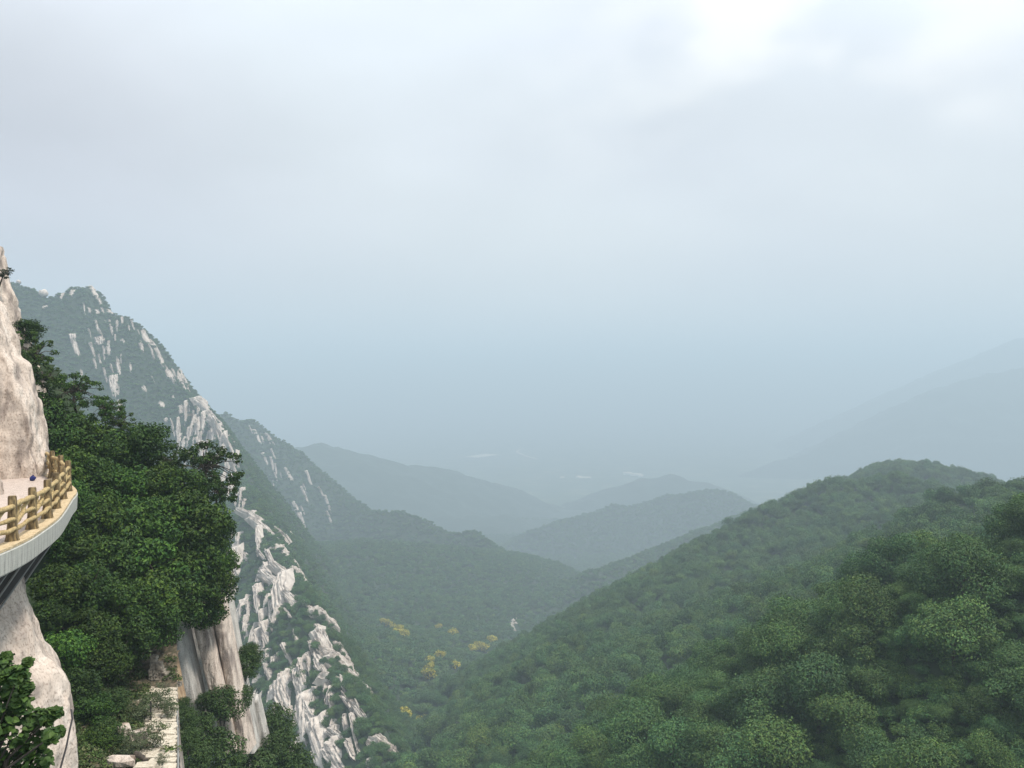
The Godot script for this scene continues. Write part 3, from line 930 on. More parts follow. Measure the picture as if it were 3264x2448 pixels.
func log_mesh(a: Vector3, b: Vector3, r0: float, r1: float, seed_: int, bend := 0.03) -> ArrayMesh:
	var r := RandomNumberGenerator.new()
	r.seed = seed_
	var pts := []
	var rad := []
	var n := 6
	for i in n:
		var t := float(i) / (n - 1)
		var off := Vector3(r.randf_range(-1, 1), r.randf_range(-1, 1), r.randf_range(-1, 1)) * bend * (1.0 if i > 0 and i < n - 1 else 0.0)
		pts.append(a.lerp(b, t) + off)
		rad.append(lerpf(r0, r1, t) * r.randf_range(0.9, 1.12))
	var st := new_st()
	tube(st, pts, rad, 9)
	return st.commit()

func walkway() -> void:
	var w := thing("walkway", "curved cliff walkway with pinkish paving and pale concrete edge beam", "walkway", Vector3.ZERO)
	put("deck", strip([Vector2(0.12, 0.0), Vector2(0.12, -0.3), Vector2(-7.5, -0.3), Vector2(-7.5, 0.0)], 0.0, 9.9, 90), mats.deck, w)
	put("edge_top", strip([Vector2(0.33, 0.05), Vector2(0.33, -0.02), Vector2(-0.16, -0.02), Vector2(-0.16, 0.03)], 0.0, 9.95, 90), mats.edge, w)
	put("edge_beam", strip([Vector2(0.30, -0.02), Vector2(0.36, -0.06), Vector2(0.34, -0.62), Vector2(0.28, -0.68), Vector2(0.1, -0.68), Vector2(0.1, -0.02)], 0.0, 9.95, 90), mats.fascia, w)
	put("soffit", strip([Vector2(0.12, -0.32), Vector2(0.12, -0.6), Vector2(-5.0, -0.6), Vector2(-5.0, -0.32)], 0.0, 9.9, 60), mats.fascia, w)
	# raking struts under the slab: dark beams with thin rods beside them
	for t in [1.6, 3.0, 4.6]:
		var p := curve_at(t)
		var top := Vector3(p.x - 0.05, DECK_Y - 0.6, p.y)
		var foot := Vector3(p.x - 2.3, DECK_Y - 4.2, p.y + 1.1)
		var st := new_st()
		box_between(st, top, foot, 0.42, 0.5)
		put("strut", st.commit(), mats.steel, w)
		for k in [-1.0, 1.0]:
			st = new_st()
			tube(st, [top + Vector3(0.18, 0, 0.32 * k), foot + Vector3(0.45, 0.1, 0.32 * k)], [0.035, 0.035], 6)
			put("tie_rod", st.commit(), mats.rod, w)
	var f := thing("log_fence", "fence of brown cement logs with branching rails along the walkway edge", "fence", Vector3.ZERO)
	for i in posts.size():
		var p: Vector2 = posts[i]
		var o := Vector3(p.x, DECK_Y + 0.03, p.y)
		var st := new_st()
		tube(st, [o, o + Vector3(0, 0.1, 0), o + Vector3(0, 0.4, 0), o + Vector3(0.01, 0.9, 0), o + Vector3(0, 1.22, 0), o + Vector3(0, 1.27, 0)], [0.2, 0.17, 0.135, 0.12, 0.115, 0.1], 11)
		put("post", st.commit(), mats.log, f)
		if i == posts.size() - 1: continue
		var q: Vector2 = posts[i + 1]
		var e := Vector3(q.x, DECK_Y + 0.03, q.y)
		var out := Vector3(0.07, 0, 0.03)
		put("rail", log_mesh(o + Vector3(0, 1.0, 0) + out * 0.5, e + Vector3(0, 0.98, 0) + out * 0.5, 0.08, 0.072, 900 + i), mats.rail, f)
		put("rail", log_mesh(o + Vector3(0, 0.34, 0) + out, e + Vector3(0, 0.36, 0) + out * 1.4, 0.07, 0.062, 920 + i), mats.rail, f)
		# the fork: a bough rising from one post, splitting twice, a stub reaching the next post
		var a := o + Vector3(0, 0.42, 0)
		var knot := o.lerp(e, 0.42) + Vector3(0, 0.6, 0)
		put("branch", log_mesh(a, knot, 0.085, 0.07, 940 + i, 0.02), mats.rail, f)
		put("branch", log_mesh(knot, o.lerp(e, 0.8) + Vector3(0, 0.97, 0), 0.07, 0.055, 960 + i, 0.03), mats.rail, f)
		put("branch", log_mesh(knot, e + Vector3(0, 0.62, 0) + out, 0.062, 0.06, 980 + i, 0.04), mats.rail, f)
		put("branch", log_mesh(o + Vector3(0, 0.5, 0), o.lerp(e, 0.36) + Vector3(0, 0.98, 0), 0.065, 0.055, 1000 + i, 0.03), mats.rail, f)
	var b := thing("blue_bundle", "small dark blue cloth bundle on the walkway beside the cliff corner", "bundle", Vector3(-22.0, DECK_Y, -39.6))
	var sm := SphereMesh.new()
	sm.radius = 0.13
	sm.height = 0.24
	var body := put("cloth", lumpy(sm, 5, 0.03), mats.blue, b)
	body.position.y = 0.12
	var st2 := new_st()
	tube(st2, [Vector3(-0.02, 0.2, 0), Vector3(0.02, 0.27, 0.01), Vector3(0.06, 0.25, 0.02)], [0.035, 0.025, 0.012], 6)
	put("knot", st2.commit(), mats.blue, b)

func lumpy(src: Mesh, seed_: int, amount: float) -> ArrayMesh:
	var arr := src.surface_get_arrays(0)
	var v: PackedVector3Array = arr[Mesh.ARRAY_VERTEX]
	var n := noise(seed_, 6.0, 3)
	for i in v.size(): v[i] += v[i].normalized() * n.get_noise_3dv(v[i]) * amount
	arr[Mesh.ARRAY_VERTEX] = v
	var m := ArrayMesh.new()
	m.add_surface_from_arrays(Mesh.PRIMITIVE_TRIANGLES, arr)
	var st := SurfaceTool.new()
	st.create_from(m, 0)
	st.generate_normals()
	return st.commit()

func box_between(st: SurfaceTool, a: Vector3, b: Vector3, w: float, h: float) -> void:
	var z := (b - a).normalized()
	var x := Vector3.UP.cross(z).normalized()
	var y := z.cross(x)
	var c := []
	for e in [a, b]:
		for s in [[-1, -1], [1, -1], [1, 1], [-1, 1]]: c.append(e + x * w * 0.5 * s[0] + y * h * 0.5 * s[1])
	st.set_smooth_group(-1)
	for q in [[0, 1, 2, 3], [7, 6, 5, 4], [0, 4, 5, 1], [1, 5, 6, 2], [2, 6, 7, 3], [3, 7, 4, 0]]:
		for k in [0, 1, 2, 0, 2, 3]: st.add_vertex(c[q[k]])
	st.generate_normals()

# ------------------------------------------------------------------ the wooded spur beyond the walkway
var spur := Plate.new()

func slope_trees() -> void:
	for q in [[20, 1000, 68], [60, 1000, 68], [100, 1150, 66], [250, 1290, 66], [380, 1350, 66], [450, 1400, 65], [560, 1480, 64], [650, 1560, 64], [690, 1640, 64], [680, 1800, 62], [650, 1950, 62], [520, 2010, 58], [300, 1500, 60], [300, 1700, 56], [300, 1900, 52], [150, 1600, 54], [150, 1800, 48], [220, 2000, 48], [280, 2150, 48], [300, 2300, 46], [280, 2448, 44], [450, 2050, 56], [100, 2448, 44], [50, 1500, 58], [0, 1300, 64]]:
		var p := at(q[0], q[1], q[2])
		spur.p.append(Vector3(p.x / 10.0, p.y / 10.0, p.z))
	for q in [[-19.0, -4.0, -80.0], [-17.0, -10.0, -78.0], [-15.5, -17.0, -75.0], [-24.0, 2.0, -82.0], [-30.0, 5.0, -84.0], [-14.0, -24.0, -70.0]]:
		spur.p.append(Vector3(q[0] / 10.0, q[1] / 10.0, q[2]))
	spur.solve()
	var nu := 70
	var nv := 90
	var n := noise(111, 0.35, 4)
	var v := PackedVector3Array()
	var keep := PackedByteArray()
	var rim := PackedVector2Array()
	for q in [[-600, 1080], [60, 1170], [150, 1290], [300, 1400], [440, 1460], [560, 1550], [640, 1640], [640, 1900], [620, 2000], [600, 2250], [560, 2300], [560, 2700], [-600, 2700]]:
		var p := at(q[0], q[1], 63.0)
		rim.append(Vector2(p.x, p.y))
	for j in nv:
		for i in nu:
			var x := lerpf(-46.0, -13.0, float(i) / (nu - 1))
			var y := lerpf(9.0, -26.0, float(j) / (nv - 1))
			v.append(Vector3(x, y, clampf(spur.f(x / 10.0, y / 10.0), -75.0, -40.0) + n.get_noise_2d(x, y) * 0.8))
			keep.append(1 if Geometry2D.is_point_in_polygon(Vector2(x, y), rim) else 0)
	structure("spur", grid_mesh(v, nu, nv, PackedColorArray(), keep, true), mats.floor, "steep earth and rock spur carrying the dark green trees beyond the walkway")
	var tones := [Color(0.034, 0.078, 0.013), Color(0.022, 0.054, 0.014), Color(0.060, 0.110, 0.016), Color(0.040, 0.080, 0.013)]
	var full := []
	for k in 6:
		var lobes := bushy_lobes(1400 + k, 20)
		full.append([leaf_cloud(1300 + k, lobes, 4600, 0.12, tones, 0.35, 0.4), trunk_mesh(1500 + k, 1.9, 1.0, lobes, 0.06, Vector3(-0.15, -0.1, -1.7))])
	var airy := []
	for k in 3:
		var lobes := []
		var r2 := RandomNumberGenerator.new()
		r2.seed = 1600 + k
		for i in 44:
			var a := r2.randf() * TAU
			var q := sqrt(r2.randf()) * 1.05
			lobes.append([Vector3(cos(a) * q, 0.95 + r2.randf_range(-0.65, 0.8) * (1.2 - q * 0.45), sin(a) * q), Vector3(r2.randf_range(0.1, 0.24), r2.randf_range(0.08, 0.17), r2.randf_range(0.1, 0.24))])
		airy.append([leaf_cloud(1700 + k, lobes, 2100, 0.115, tones, 0.4, 0.15), trunk_mesh(1800 + k, 1.9, 1.0, lobes, 0.05, Vector3(-0.5, -0.5, -1.5))])
	# [x, y of the crown's middle, radius in pixels, depth, kind (0 full, 1 airy), tone, label]
	var list := [
		[88, 1056, 38, 63, 0, 0.55, "dark little tree at the foot of the far buttress"],
		[105, 1130, 62, 61, 1, 0.9, "airy spreading tree with bare branches showing, high beside the buttress"],
		[22, 1075, 34, 58, 1, 1.0, "sparse small tree in front of the pale rock at the left edge"],
		[62, 1185, 48, 59, 0, 0.7, "dark bush against the cliff edge above the walkway"],
		[148, 1200, 40, 60, 1, 0.9, "brownish thin-leaved tree between the spreading trees"],
		[240, 1250, 62, 61, 1, 1.0, "flat-topped airy tree leaning out over the valley"],
		[335, 1300, 48, 61, 1, 1.0, "slender airy tree silhouetted before the rocky mountain"],
		[382, 1345, 42, 61, 1, 1.0, "small airy tree lower right of the slender one"],
		[140, 1310, 58, 60, 0, 0.85, "rounded dark bush left of the spur's top"],
		[185, 1395, 75, 59, 0, 0.9, "dense dark tree above the fence end"],
		[275, 1400, 68, 60, 0, 0.95, "olive green tree in the upper middle of the spur"],
		[360, 1440, 64, 60, 0, 1.0, "rounded tree below the airy ones"],
		[465, 1415, 66, 61, 0, 0.75, "dark leafy tree on the spur's skyline"],
		[545, 1475, 48, 61, 1, 0.7, "dark sparse tree near the spur's right end"],
		[660, 1490, 82, 61, 1, 0.62, "dark coarse-leaved tree reaching out at the spur's right end"],
		[690, 1565, 55, 60, 1, 0.62, "dark sparse tree just below the reaching one"],
		[225, 1500, 64, 56, 0, 1.1, "bright green tree right of the fence"],
		[310, 1530, 70, 57, 0, 1.0, "broad tree in the middle of the spur"],
		[400, 1560, 74, 58, 0, 1.15, "yellowish green tree in the middle of the spur"],
		[500, 1550, 64, 59, 0, 1.0, "rounded tree under the skyline trees"],
		[590, 1560, 62, 59, 0, 0.95, "tree left of the dark sparse ones"],
		[250, 1610, 60, 53, 0, 1.2, "light green tree beside the edge beam's tip"],
		[330, 1660, 76, 54, 0, 1.05, "large tree in the spur's centre"],
		[420, 1690, 88, 55, 0, 1.2, "largest light green tree of the spur"],
		[520, 1660, 78, 56, 0, 1.0, "tree right of the largest light one"],
		[610, 1660, 84, 57, 0, 0.95, "broad dark green tree at the right"],
		[685, 1690, 52, 58, 0, 0.9, "tree bulging at the spur's right side"],
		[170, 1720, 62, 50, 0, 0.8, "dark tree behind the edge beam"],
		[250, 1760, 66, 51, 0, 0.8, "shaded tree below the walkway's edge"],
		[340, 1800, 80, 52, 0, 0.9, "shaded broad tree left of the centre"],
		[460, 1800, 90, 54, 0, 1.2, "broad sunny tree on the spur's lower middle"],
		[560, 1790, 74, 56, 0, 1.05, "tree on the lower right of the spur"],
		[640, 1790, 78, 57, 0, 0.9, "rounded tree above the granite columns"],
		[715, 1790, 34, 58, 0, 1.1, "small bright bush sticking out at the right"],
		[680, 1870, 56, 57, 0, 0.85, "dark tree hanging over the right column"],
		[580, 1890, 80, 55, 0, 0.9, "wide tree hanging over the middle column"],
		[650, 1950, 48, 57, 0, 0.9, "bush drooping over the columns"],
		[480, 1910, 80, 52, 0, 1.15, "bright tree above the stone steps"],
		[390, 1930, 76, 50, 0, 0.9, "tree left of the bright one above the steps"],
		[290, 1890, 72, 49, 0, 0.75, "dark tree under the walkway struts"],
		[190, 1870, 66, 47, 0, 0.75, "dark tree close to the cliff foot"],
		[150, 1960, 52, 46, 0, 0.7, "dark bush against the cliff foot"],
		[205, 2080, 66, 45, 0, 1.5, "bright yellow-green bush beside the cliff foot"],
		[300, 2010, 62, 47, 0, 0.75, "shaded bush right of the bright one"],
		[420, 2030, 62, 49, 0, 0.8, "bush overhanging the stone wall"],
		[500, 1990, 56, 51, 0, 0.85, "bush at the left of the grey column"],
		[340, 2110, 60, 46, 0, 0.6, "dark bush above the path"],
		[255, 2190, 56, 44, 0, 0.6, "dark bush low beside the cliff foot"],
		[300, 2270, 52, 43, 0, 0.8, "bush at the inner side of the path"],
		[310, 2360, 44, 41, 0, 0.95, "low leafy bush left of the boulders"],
	]
	var back := noise(5, 0.5, 2)
	var k := 0
	for q in list:
		var c := at(q[0], q[1], q[3])
		var rad: float = q[2] / F * q[3] * (1.25 if q[4] else 1.32)
		var kit: Array = airy[k % 3] if q[4] else full[k % 6]
		var t := thing("hill_tree", q[6], "tree", c - Vector3(0, rad * 1.0, 0), "trees on the spur beyond the walkway")
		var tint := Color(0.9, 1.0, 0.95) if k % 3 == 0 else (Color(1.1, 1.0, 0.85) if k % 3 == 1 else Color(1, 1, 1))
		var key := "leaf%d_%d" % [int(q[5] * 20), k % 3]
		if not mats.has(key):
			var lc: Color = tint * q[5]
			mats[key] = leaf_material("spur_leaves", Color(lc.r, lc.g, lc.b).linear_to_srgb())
		var cr := put("crown", kit[0], mats[key], t)
		cr.scale = Vector3.ONE * rad
		if not q[4]: cr.rotation.y = k * 1.7
		var tr := put("trunk", kit[1], mats.bark, t)
		tr.scale = Vector3.ONE * rad
		k += 1
	foreground_shrub()
	small_things()

func round_leaves(seed_: int, lobes: Array, count: int, size: float, tones: Array) -> ArrayMesh:
	# broad rounded leaves, each six-sided and cupped
	var r := RandomNumberGenerator.new()
	r.seed = seed_
	var v := PackedVector3Array()
	var c := PackedColorArray()
	var idx := PackedInt32Array()
	for k in count:
		var l: Array = lobes[r.randi() % lobes.size()]
		var dir := Vector3(r.randfn(), r.randfn(), r.randfn()).normalized()
		var o: Vector3 = l[0] + dir * l[1] * lerpf(0.3, 1.05, sqrt(r.randf()))
		var n := (dir * 0.6 + Vector3(0, 0.9, 0.25) + Vector3(r.randfn(), r.randfn(), r.randfn()) * 0.45).normalized()
		var t := n.cross(Vector3(r.randfn(), r.randfn(), r.randfn())).normalized()
		var b := n.cross(t)
		var s := size * r.randf_range(0.6, 1.2)
		var col: Color = tones[r.randi() % tones.size()] * r.randf_range(0.8, 1.25)
		col.a = 1.0
		var k0 := v.size()
		v.append(o)
		for q in [[-0.5, 0.0], [-0.2, 0.42], [0.25, 0.36], [0.62, 0.0], [0.25, -0.36], [-0.2, -0.42]]:
			v.append(o + t * q[0] * s + b * q[1] * s + n * absf(q[1]) * s * 0.3 - n * maxf(q[0], 0.0) * s * 0.25)
		for q in 7: c.append(col)
		for q in 6: idx.append_array([k0, k0 + 1 + q, k0 + 1 + (q + 1) % 6])
	var arr := []
	arr.resize(Mesh.ARRAY_MAX)
	arr[Mesh.ARRAY_VERTEX] = v
	arr[Mesh.ARRAY_COLOR] = c
	arr[Mesh.ARRAY_INDEX] = idx
	var m := ArrayMesh.new()
	m.add_surface_from_arrays(Mesh.PRIMITIVE_TRIANGLES, arr)
	return m

func foreground_shrub() -> void:
	var d := 11.5
	var base := at(-40, 2560, d)
	var t := thing("leafy_shrub", "leafy shrub with rounded bright leaves close to the eye at the lower left corner", "shrub", base)
	var lobes := []
	for q in [[10, 2140, 34], [30, 2200, 40], [60, 2150, 26], [20, 2270, 45], [70, 2240, 32], [50, 2330, 50], [110, 2290, 34], [150, 2285, 26], [180, 2270, 16], [110, 2360, 45], [165, 2345, 22], [190, 2330, 14], [40, 2420, 60], [120, 2430, 45], [-20, 2300, 60], [-30, 2420, 60], [85, 2190, 16], [90, 2110, 12], [20, 2095, 16]]:
		lobes.append([at(q[0], q[1], d + rng.randf_range(-0.3, 0.3)) - base, Vector3.ONE * q[2] / F * d])
	var lm := leaf_material("shrub_leaves")
	put("foliage", round_leaves(77, lobes, 2300, 0.095, [Color(0.034, 0.07, 0.014), Color(0.022, 0.05, 0.012), Color(0.055, 0.1, 0.02)]), lm, t)
	var st := new_st()
	for l in lobes:
		var e: Vector3 = l[0]
		tube(st, [Vector3(0, -0.3, 0), Vector3(e.x * 0.3, e.y * 0.5, e.z * 0.5), e], [0.03, 0.018, 0.006], 5)
	put("stem", st.commit(), mats.bark, t)

# ------------------------------------------------------------------ granite columns, ledge and stone path below
func quad_rock(tl: Vector3, tr: Vector3, bl: Vector3, br: Vector3, thick: float, seed_: int, rough := 0.12, nu := 34, nv := 50) -> ArrayMesh:
	# an upright rock between four corners, wrapped round its sides to THICK behind
	var n1 := noise(seed_, 0.9, 4)
	var n2 := noise(seed_ + 1, 2.2, 3, true)
	var out := (tr - tl).cross(bl - tl).normalized()
	if out.z < 0.0: out = -out
	var v := PackedVector3Array()
	for j in nv:
		var b := float(j) / (nv - 1)
		for i in nu:
			var s := -0.35 + 1.7 * i / (nu - 1)
			var a := clampf(s, 0.0, 1.0)
			var back := 0.0
			if s < 0.0: back = -s / 0.35
			if s > 1.0: back = (s - 1.0) / 0.35
			var p := tl.lerp(tr, a).lerp(bl.lerp(br, a), b)
			var bulge := 4.0 * a * (1.0 - a)
			p += out * (0.12 * thick * pow(bulge, 0.3) - back * thick)
			if b < 0.05: p -= out * (0.05 - b) / 0.05 * thick * 0.7
			var w := n1.get_noise_3d(p.x, p.y * 0.5, p.z) * 1.1 - maxf(n2.get_noise_3d(p.x * 1.6, p.y * 0.08, p.z * 1.6), 0.0) * 0.8
			p += (out + (tr - tl).normalized() * (a - 0.5) * 0.5) * w * rough
			v.append(p)
	return grid_mesh(v, nu, nv, PackedColorArray(), PackedByteArray(), true)

func ledge_path() -> void:
	# granite columns at the end of the spur
	var cols := thing("granite_columns", "tall grey granite columns split by dark cracks below the spur trees", "rock")
	var d := 57.0
	for q in [[515, 1920, 556, 1920, 622, 2400, 664, 2400, 57.0, 1.7, 0], [594, 1900, 644, 1900, 716, 2400, 752, 2400, 58.0, 1.7, 1], [664, 1890, 694, 1890, 764, 2400, 796, 2400, 58.8, 1.6, 1], [706, 1940, 724, 1960, 796, 2400, 812, 2400, 61.0, 1.2, 0]]:
		put("column", quad_rock(at(q[0], q[1], q[8]), at(q[2], q[3], q[8]), at(q[4], q[5], q[8]), at(q[6], q[7], q[8]), q[9], 120 + int(q[0]), 0.045), mats.cliff if q[10] else mats.grey_rock, cols)
	put("back", quad_rock(at(505, 1900, 62.5), at(712, 1900, 62.5), at(615, 2400, 62.5), at(805, 2400, 62.5), 2.0, 133, 0.2), mats.grey_rock, cols)
	var low := thing("granite_pinnacle", "narrow fluted granite pinnacle rising from the bushes below the columns", "rock")
	for q in [[760, 2140, 774, 2140, 800, 2380, 822, 2380, 66.0], [784, 2250, 803, 2225, 812, 2500, 842, 2500, 65.0], [799, 2215, 818, 2222, 838, 2500, 884, 2500, 65.6], [752, 2345, 780, 2335, 768, 2500, 800, 2500, 64.4]]:
		put("flute", quad_rock(at(q[0], q[1], q[8]), at(q[2], q[3], q[8]), at(q[4], q[5], q[8]), at(q[6], q[7], q[8]), 0.9, 160 + int(q[0]), 0.06, 22, 40), mats.grey_rock, low)
	# ledge with its path of stone slabs
	var n := noise(131, 0.5, 4)
	var nu := 60
	var nv := 60
	var v := PackedVector3Array()
	for j in nv:
		var dd := lerpf(36.0, 57.0, float(j) / (nv - 1))
		var right := -0.3885 * dd
		for i in nu:
			var s := float(i) / (nu - 1)
			var x := right - s * 8.0
			var y := -17.85 + maxf(0.0, s - 0.3) * 3.4 + n.get_noise_2d(x, dd) * 0.3 * smoothstep(0.0, 0.2, s) + maxf(0.0, dd - 50.0) * 0.35
			v.append(Vector3(x, y, -dd))
	structure("ledge", grid_mesh(v, nu, nv, PackedColorArray(), PackedByteArray(), true), mats.earth, "earthen ledge carrying the stone path below the walkway")
	var path := thing("stone_path", "path of pale flat stone slabs along the outer edge of the ledge", "path")
	var r := RandomNumberGenerator.new()
	r.seed = 21
	var dd := 39.0
	while dd < 50.5:
		var len_ := r.randf_range(0.42, 0.75)
		var x := -0.3885 * (dd + len_ * 0.5)
		var left := 0.0
		var reach := r.randf_range(0.9, 1.7) if dd < 43.0 or dd > 45.0 else r.randf_range(0.8, 1.9)
		while left < reach:
			var wid := r.randf_range(0.5, 1.0)
			var o := put("slab", slab_stone(r.randi(), wid * 0.95, 0.16, len_ * 0.94), mats.slab, path)
			o.position = Vector3(x - left - wid * 0.5, -17.82 + r.randf_range(-0.03, 0.05), -(dd + len_ * 0.5))
			o.rotation = Vector3(r.randf_range(-0.05, 0.05), r.randf_range(-0.06, 0.06), r.randf_range(-0.04, 0.04))
			left += wid
		dd += len_
	# the dry stone wall climbing from the far end
	var wall := thing("stone_wall", "short dry-stone wall of small grey stones at the path's far end", "wall")
	for row in 9:
		var y: float = -17.9 + row * 0.2
		var x0: float = -21.6 + row * 0.02
		var x1: float = -19.9 - row * 0.17
		var x := x0
		while x < x1:
			var wid := r.randf_range(0.2, 0.42)
			var o := put("stone", slab_stone(r.randi(), wid, 0.19, 0.4, 0.1), mats.wall_stone, wall)
			o.position = Vector3(x + wid * 0.5, y + 0.1, -51.2 + r.randf_range(-0.06, 0.06))
			o.rotation.y = r.randf_range(-0.15, 0.15)
			x += wid + 0.01
	var ochre := put("ochre_rock", quad_rock(at(522, 2085, 54.5), at(548, 2080, 54.5), at(548, 2240, 54.0), at(580, 2240, 54.0), 0.8, 141, 0.12, 24, 30), mats.ochre_rock)
	tag(ochre, "orange stained rock strip between the grass and the grey column", "rock")
	var kerb := put("ledge_face", cliff_mesh([[-14.2, -36.0], [-15.0, -39.0], [-17.2, -44.5], [-19.5, -50.5], [-22.0, -54.0]], [[-17.0, 0.0], [-18.0, 0.0], [-27.0, 0.6]], -17.95, -27.0, 0.2, 0.25, 143, 0.12), mats.cliff)
	tag(kerb, "brown rock face dropping away below the path's outer side", "rock")
	for q in [[440, 2345, 42.0, 0.32, 0.3, 0.3, "pale angular boulder in the bushes beside the path"], [395, 2330, 43.0, 0.3, 0.24, 0.3, "half hidden grey boulder left of the pale one"], [475, 2440, 39.2, 0.5, 0.16, 0.35, "flat yellowish stone block at the bottom of the path"], [385, 2425, 39.6, 0.6, 0.14, 0.35, "long reddish flat rock lying left of the path"]]:
		var o := put("boulder", slab_stone(r.randi(), q[3] * 2.0, q[4] * 2.0, q[5] * 2.0, 0.22), mats.slab if q[6].begins_with("flat") else mats.cliff)
		o.position = at(q[0], q[1], q[2])
		tag(o, q[6], "boulder")
	var lg := put("log", log_mesh(at(432, 2400, 40.0), at(468, 2425, 39.6), 0.13, 0.1, 66, 0.02), mats.bark)
	tag(lg, "short weathered grey log lying across the path's lower end", "log")
	var st := new_st()
	tube(st, [at(481, 2235, 45.5), at(481, 2305, 45.5)], [0.045, 0.045], 7)
	var ip := put("iron_post", st.commit(), mats.steel)
	tag(ip, "thin dark iron post standing among the path bushes", "post")
	st = new_st()
	tube(st, [at(565, 2265, 47.0), at(567, 2350, 43.5), at(568, 2470, 39.0)], [0.05, 0.05, 0.05], 7)
	var pipe := put("pipe", st.commit(), mats.rod)
	tag(pipe, "thin grey pipe running down along the path's outer edge", "pipe")
	# bushes by the path and under the columns
	var tones := [Color(0.04, 0.075, 0.02), Color(0.03, 0.06, 0.018), Color(0.055, 0.09, 0.026)]
	var pale := [Color(0.085, 0.11, 0.055), Color(0.065, 0.09, 0.045), Color(0.1, 0.12, 0.06)]
	var kits := []
	for k in 3: kits.append(leaf_cloud(2000 + k, bushy_lobes(2100 + k, 16), 3600, 0.115, tones, 0.4, 0.4))
	var pk := []
	for k in 2: pk.append(leaf_cloud(2200 + k, bushy_lobes(2300 + k, 12), 1500, 0.11, pale, 0.4, 0.25))
	var list := [[450, 2260, 44, 45.5, 1, "grey-green bush behind the iron post"], [515, 2225, 40, 47.0, 1, "grey-green bush at the path's far end"], [540, 2255, 28, 46.0, 1, "small pale bush on the path slabs"], [480, 2350, 46, 42.0, 1, "pale bush growing over the path slabs"], [420, 2370, 40, 41.0, 1, "pale bush left of the log"], [515, 2420, 20, 39.5, 1, "tuft of pale bush at the path's lower end"], [360, 2230, 46, 45.0, 0, "dark bush on the inner bank of the path"], [345, 2340, 46, 42.0, 0, "green bush on the inner bank below the dark one"], [300, 2420, 36, 40.0, 0, "low green bush at the foot of the bank"],
		[524, 2112, 26, 53.6, 0, "bright tuft beside the orange rock"], [520, 2165, 26, 53.0, 0, "grassy tuft below the orange rock"], [588, 2245, 26, 53.0, 0, "small bush at the foot of the orange rock"], [590, 2290, 38, 50.0, 0, "leafy bush just outside the path beneath the orange rock"], [600, 2350, 34, 49.0, 0, "leafy bush outside the path below the other one"],
		[640, 2330, 62, 55.0, 0, "green bush at the foot of the grey column"], [610, 2420, 60, 52.0, 0, "bush at the bottom edge right of the pipe"], [700, 2400, 76, 55.0, 0, "broad bush between the path and the pinnacle"], [710, 2240, 58, 57.5, 0, "dark bush between the columns and the pinnacle"], [760, 2220, 44, 60.0, 0, "dark bush right under the right column"], [780, 2110, 46, 62.0, 0, "dark tree hanging right of the columns"], [800, 2080, 34, 62.5, 0, "tip of the dark tree right of the columns"], [650, 2230, 26, 57.0, 0, "small dark bush in the crack between columns"], [880, 2300, 56, 68.0, 0, "dark tree right of the pinnacle"], [900, 2380, 60, 66.0, 0, "bush at the pinnacle's right foot"], [800, 2460, 80, 62.0, 0, "bush at the bottom edge under the pinnacle"], [940, 2440, 60, 66.0, 0, "bush at the bottom edge right of the pinnacle"], [560, 2330, 22, 47.0, 1, "thin pale bush outside the path's edge"]]
	var k := 0
	for q in list:
		var rad: float = q[2] / F * q[3] * 1.12
		var t := thing("bush", q[5], "bush", at(q[0], q[1], q[3]) - Vector3(0, rad, 0), "bushes below the spur")
		t.rotation.y = k * 2.1
		var cr := put("foliage", pk[k % 2] if q[4] else kits[k % 3], mats.leaf, t)
		cr.scale = Vector3.ONE * rad
		var st2 := new_st()
		for i in 4: tube(st2, [Vector3(0, -0.5, 0), Vector3(cos(i * 1.6) * 0.2, 0.3, sin(i * 1.6) * 0.2), Vector3(cos(i * 1.6) * 0.5, 0.9, sin(i * 1.6) * 0.5)], [0.04, 0.03, 0.012], 5)
		var sm := put("stem", st2.commit(), mats.bark, t)
		sm.scale = Vector3.ONE * rad
		k += 1

func slab_stone(seed_: int, w: float, h: float, l: float, rough := 0.06) -> ArrayMesh:
	# a rough block: a box with cut corners, pushed about
	var r := RandomNumberGenerator.new()
	r.seed = seed_
	var c := []
	for y in [-0.5, 0.5]:
		for q in [[-0.5, -0.36], [-0.36, -0.5], [0.36, -0.5], [0.5, -0.36], [0.5, 0.36], [0.36, 0.5], [-0.36, 0.5], [-0.5, 0.36]]:
			var s := 0.94 if y > 0.0 else 1.0
			c.append(Vector3(q[0] * w * s + r.randf_range(-1, 1) * rough * w, y * h + r.randf_range(-1, 1) * rough * h, q[1] * l * s + r.randf_range(-1, 1) * rough * l))
	var st := new_st()
	st.set_smooth_group(-1)
	for i in 8:
		var j := (i + 1) % 8
		for x in [c[i], c[j], c[j + 8], c[i], c[j + 8], c[i + 8]]: st.add_vertex(x)
	for i in range(1, 7):
		for x in [c[8], c[8 + i], c[9 + i]]: st.add_vertex(x)
		for x in [c[0], c[i + 1], c[i]]: st.add_vertex(x)
	st.generate_normals()
	return st.commit()

func in_words(n: int) -> String:
	var small := ["zero", "one", "two", "three", "four", "five", "six", "seven", "eight", "nine", "ten", "eleven", "twelve", "thirteen", "fourteen", "fifteen", "sixteen", "seventeen", "eighteen", "nineteen"]
	var tens := ["", "", "twenty", "thirty", "forty", "fifty", "sixty", "seventy", "eighty", "ninety"]
	n = clampi(n, 0, 99)
	if n < 20: return small[n]
	return tens[n / 10] + ("-" + small[n % 10] if n % 10 else "")

func place(p: Vector3) -> String:
	# where a thing stands in the picture, for things that look alike
	return "%s percent across and %s percent up the picture" % [in_words(roundi(50.0 + 50.0 * p.x / -p.z * F / 1632.0)), in_words(roundi(50.0 + 50.0 * p.y / -p.z * F / 1224.0))]

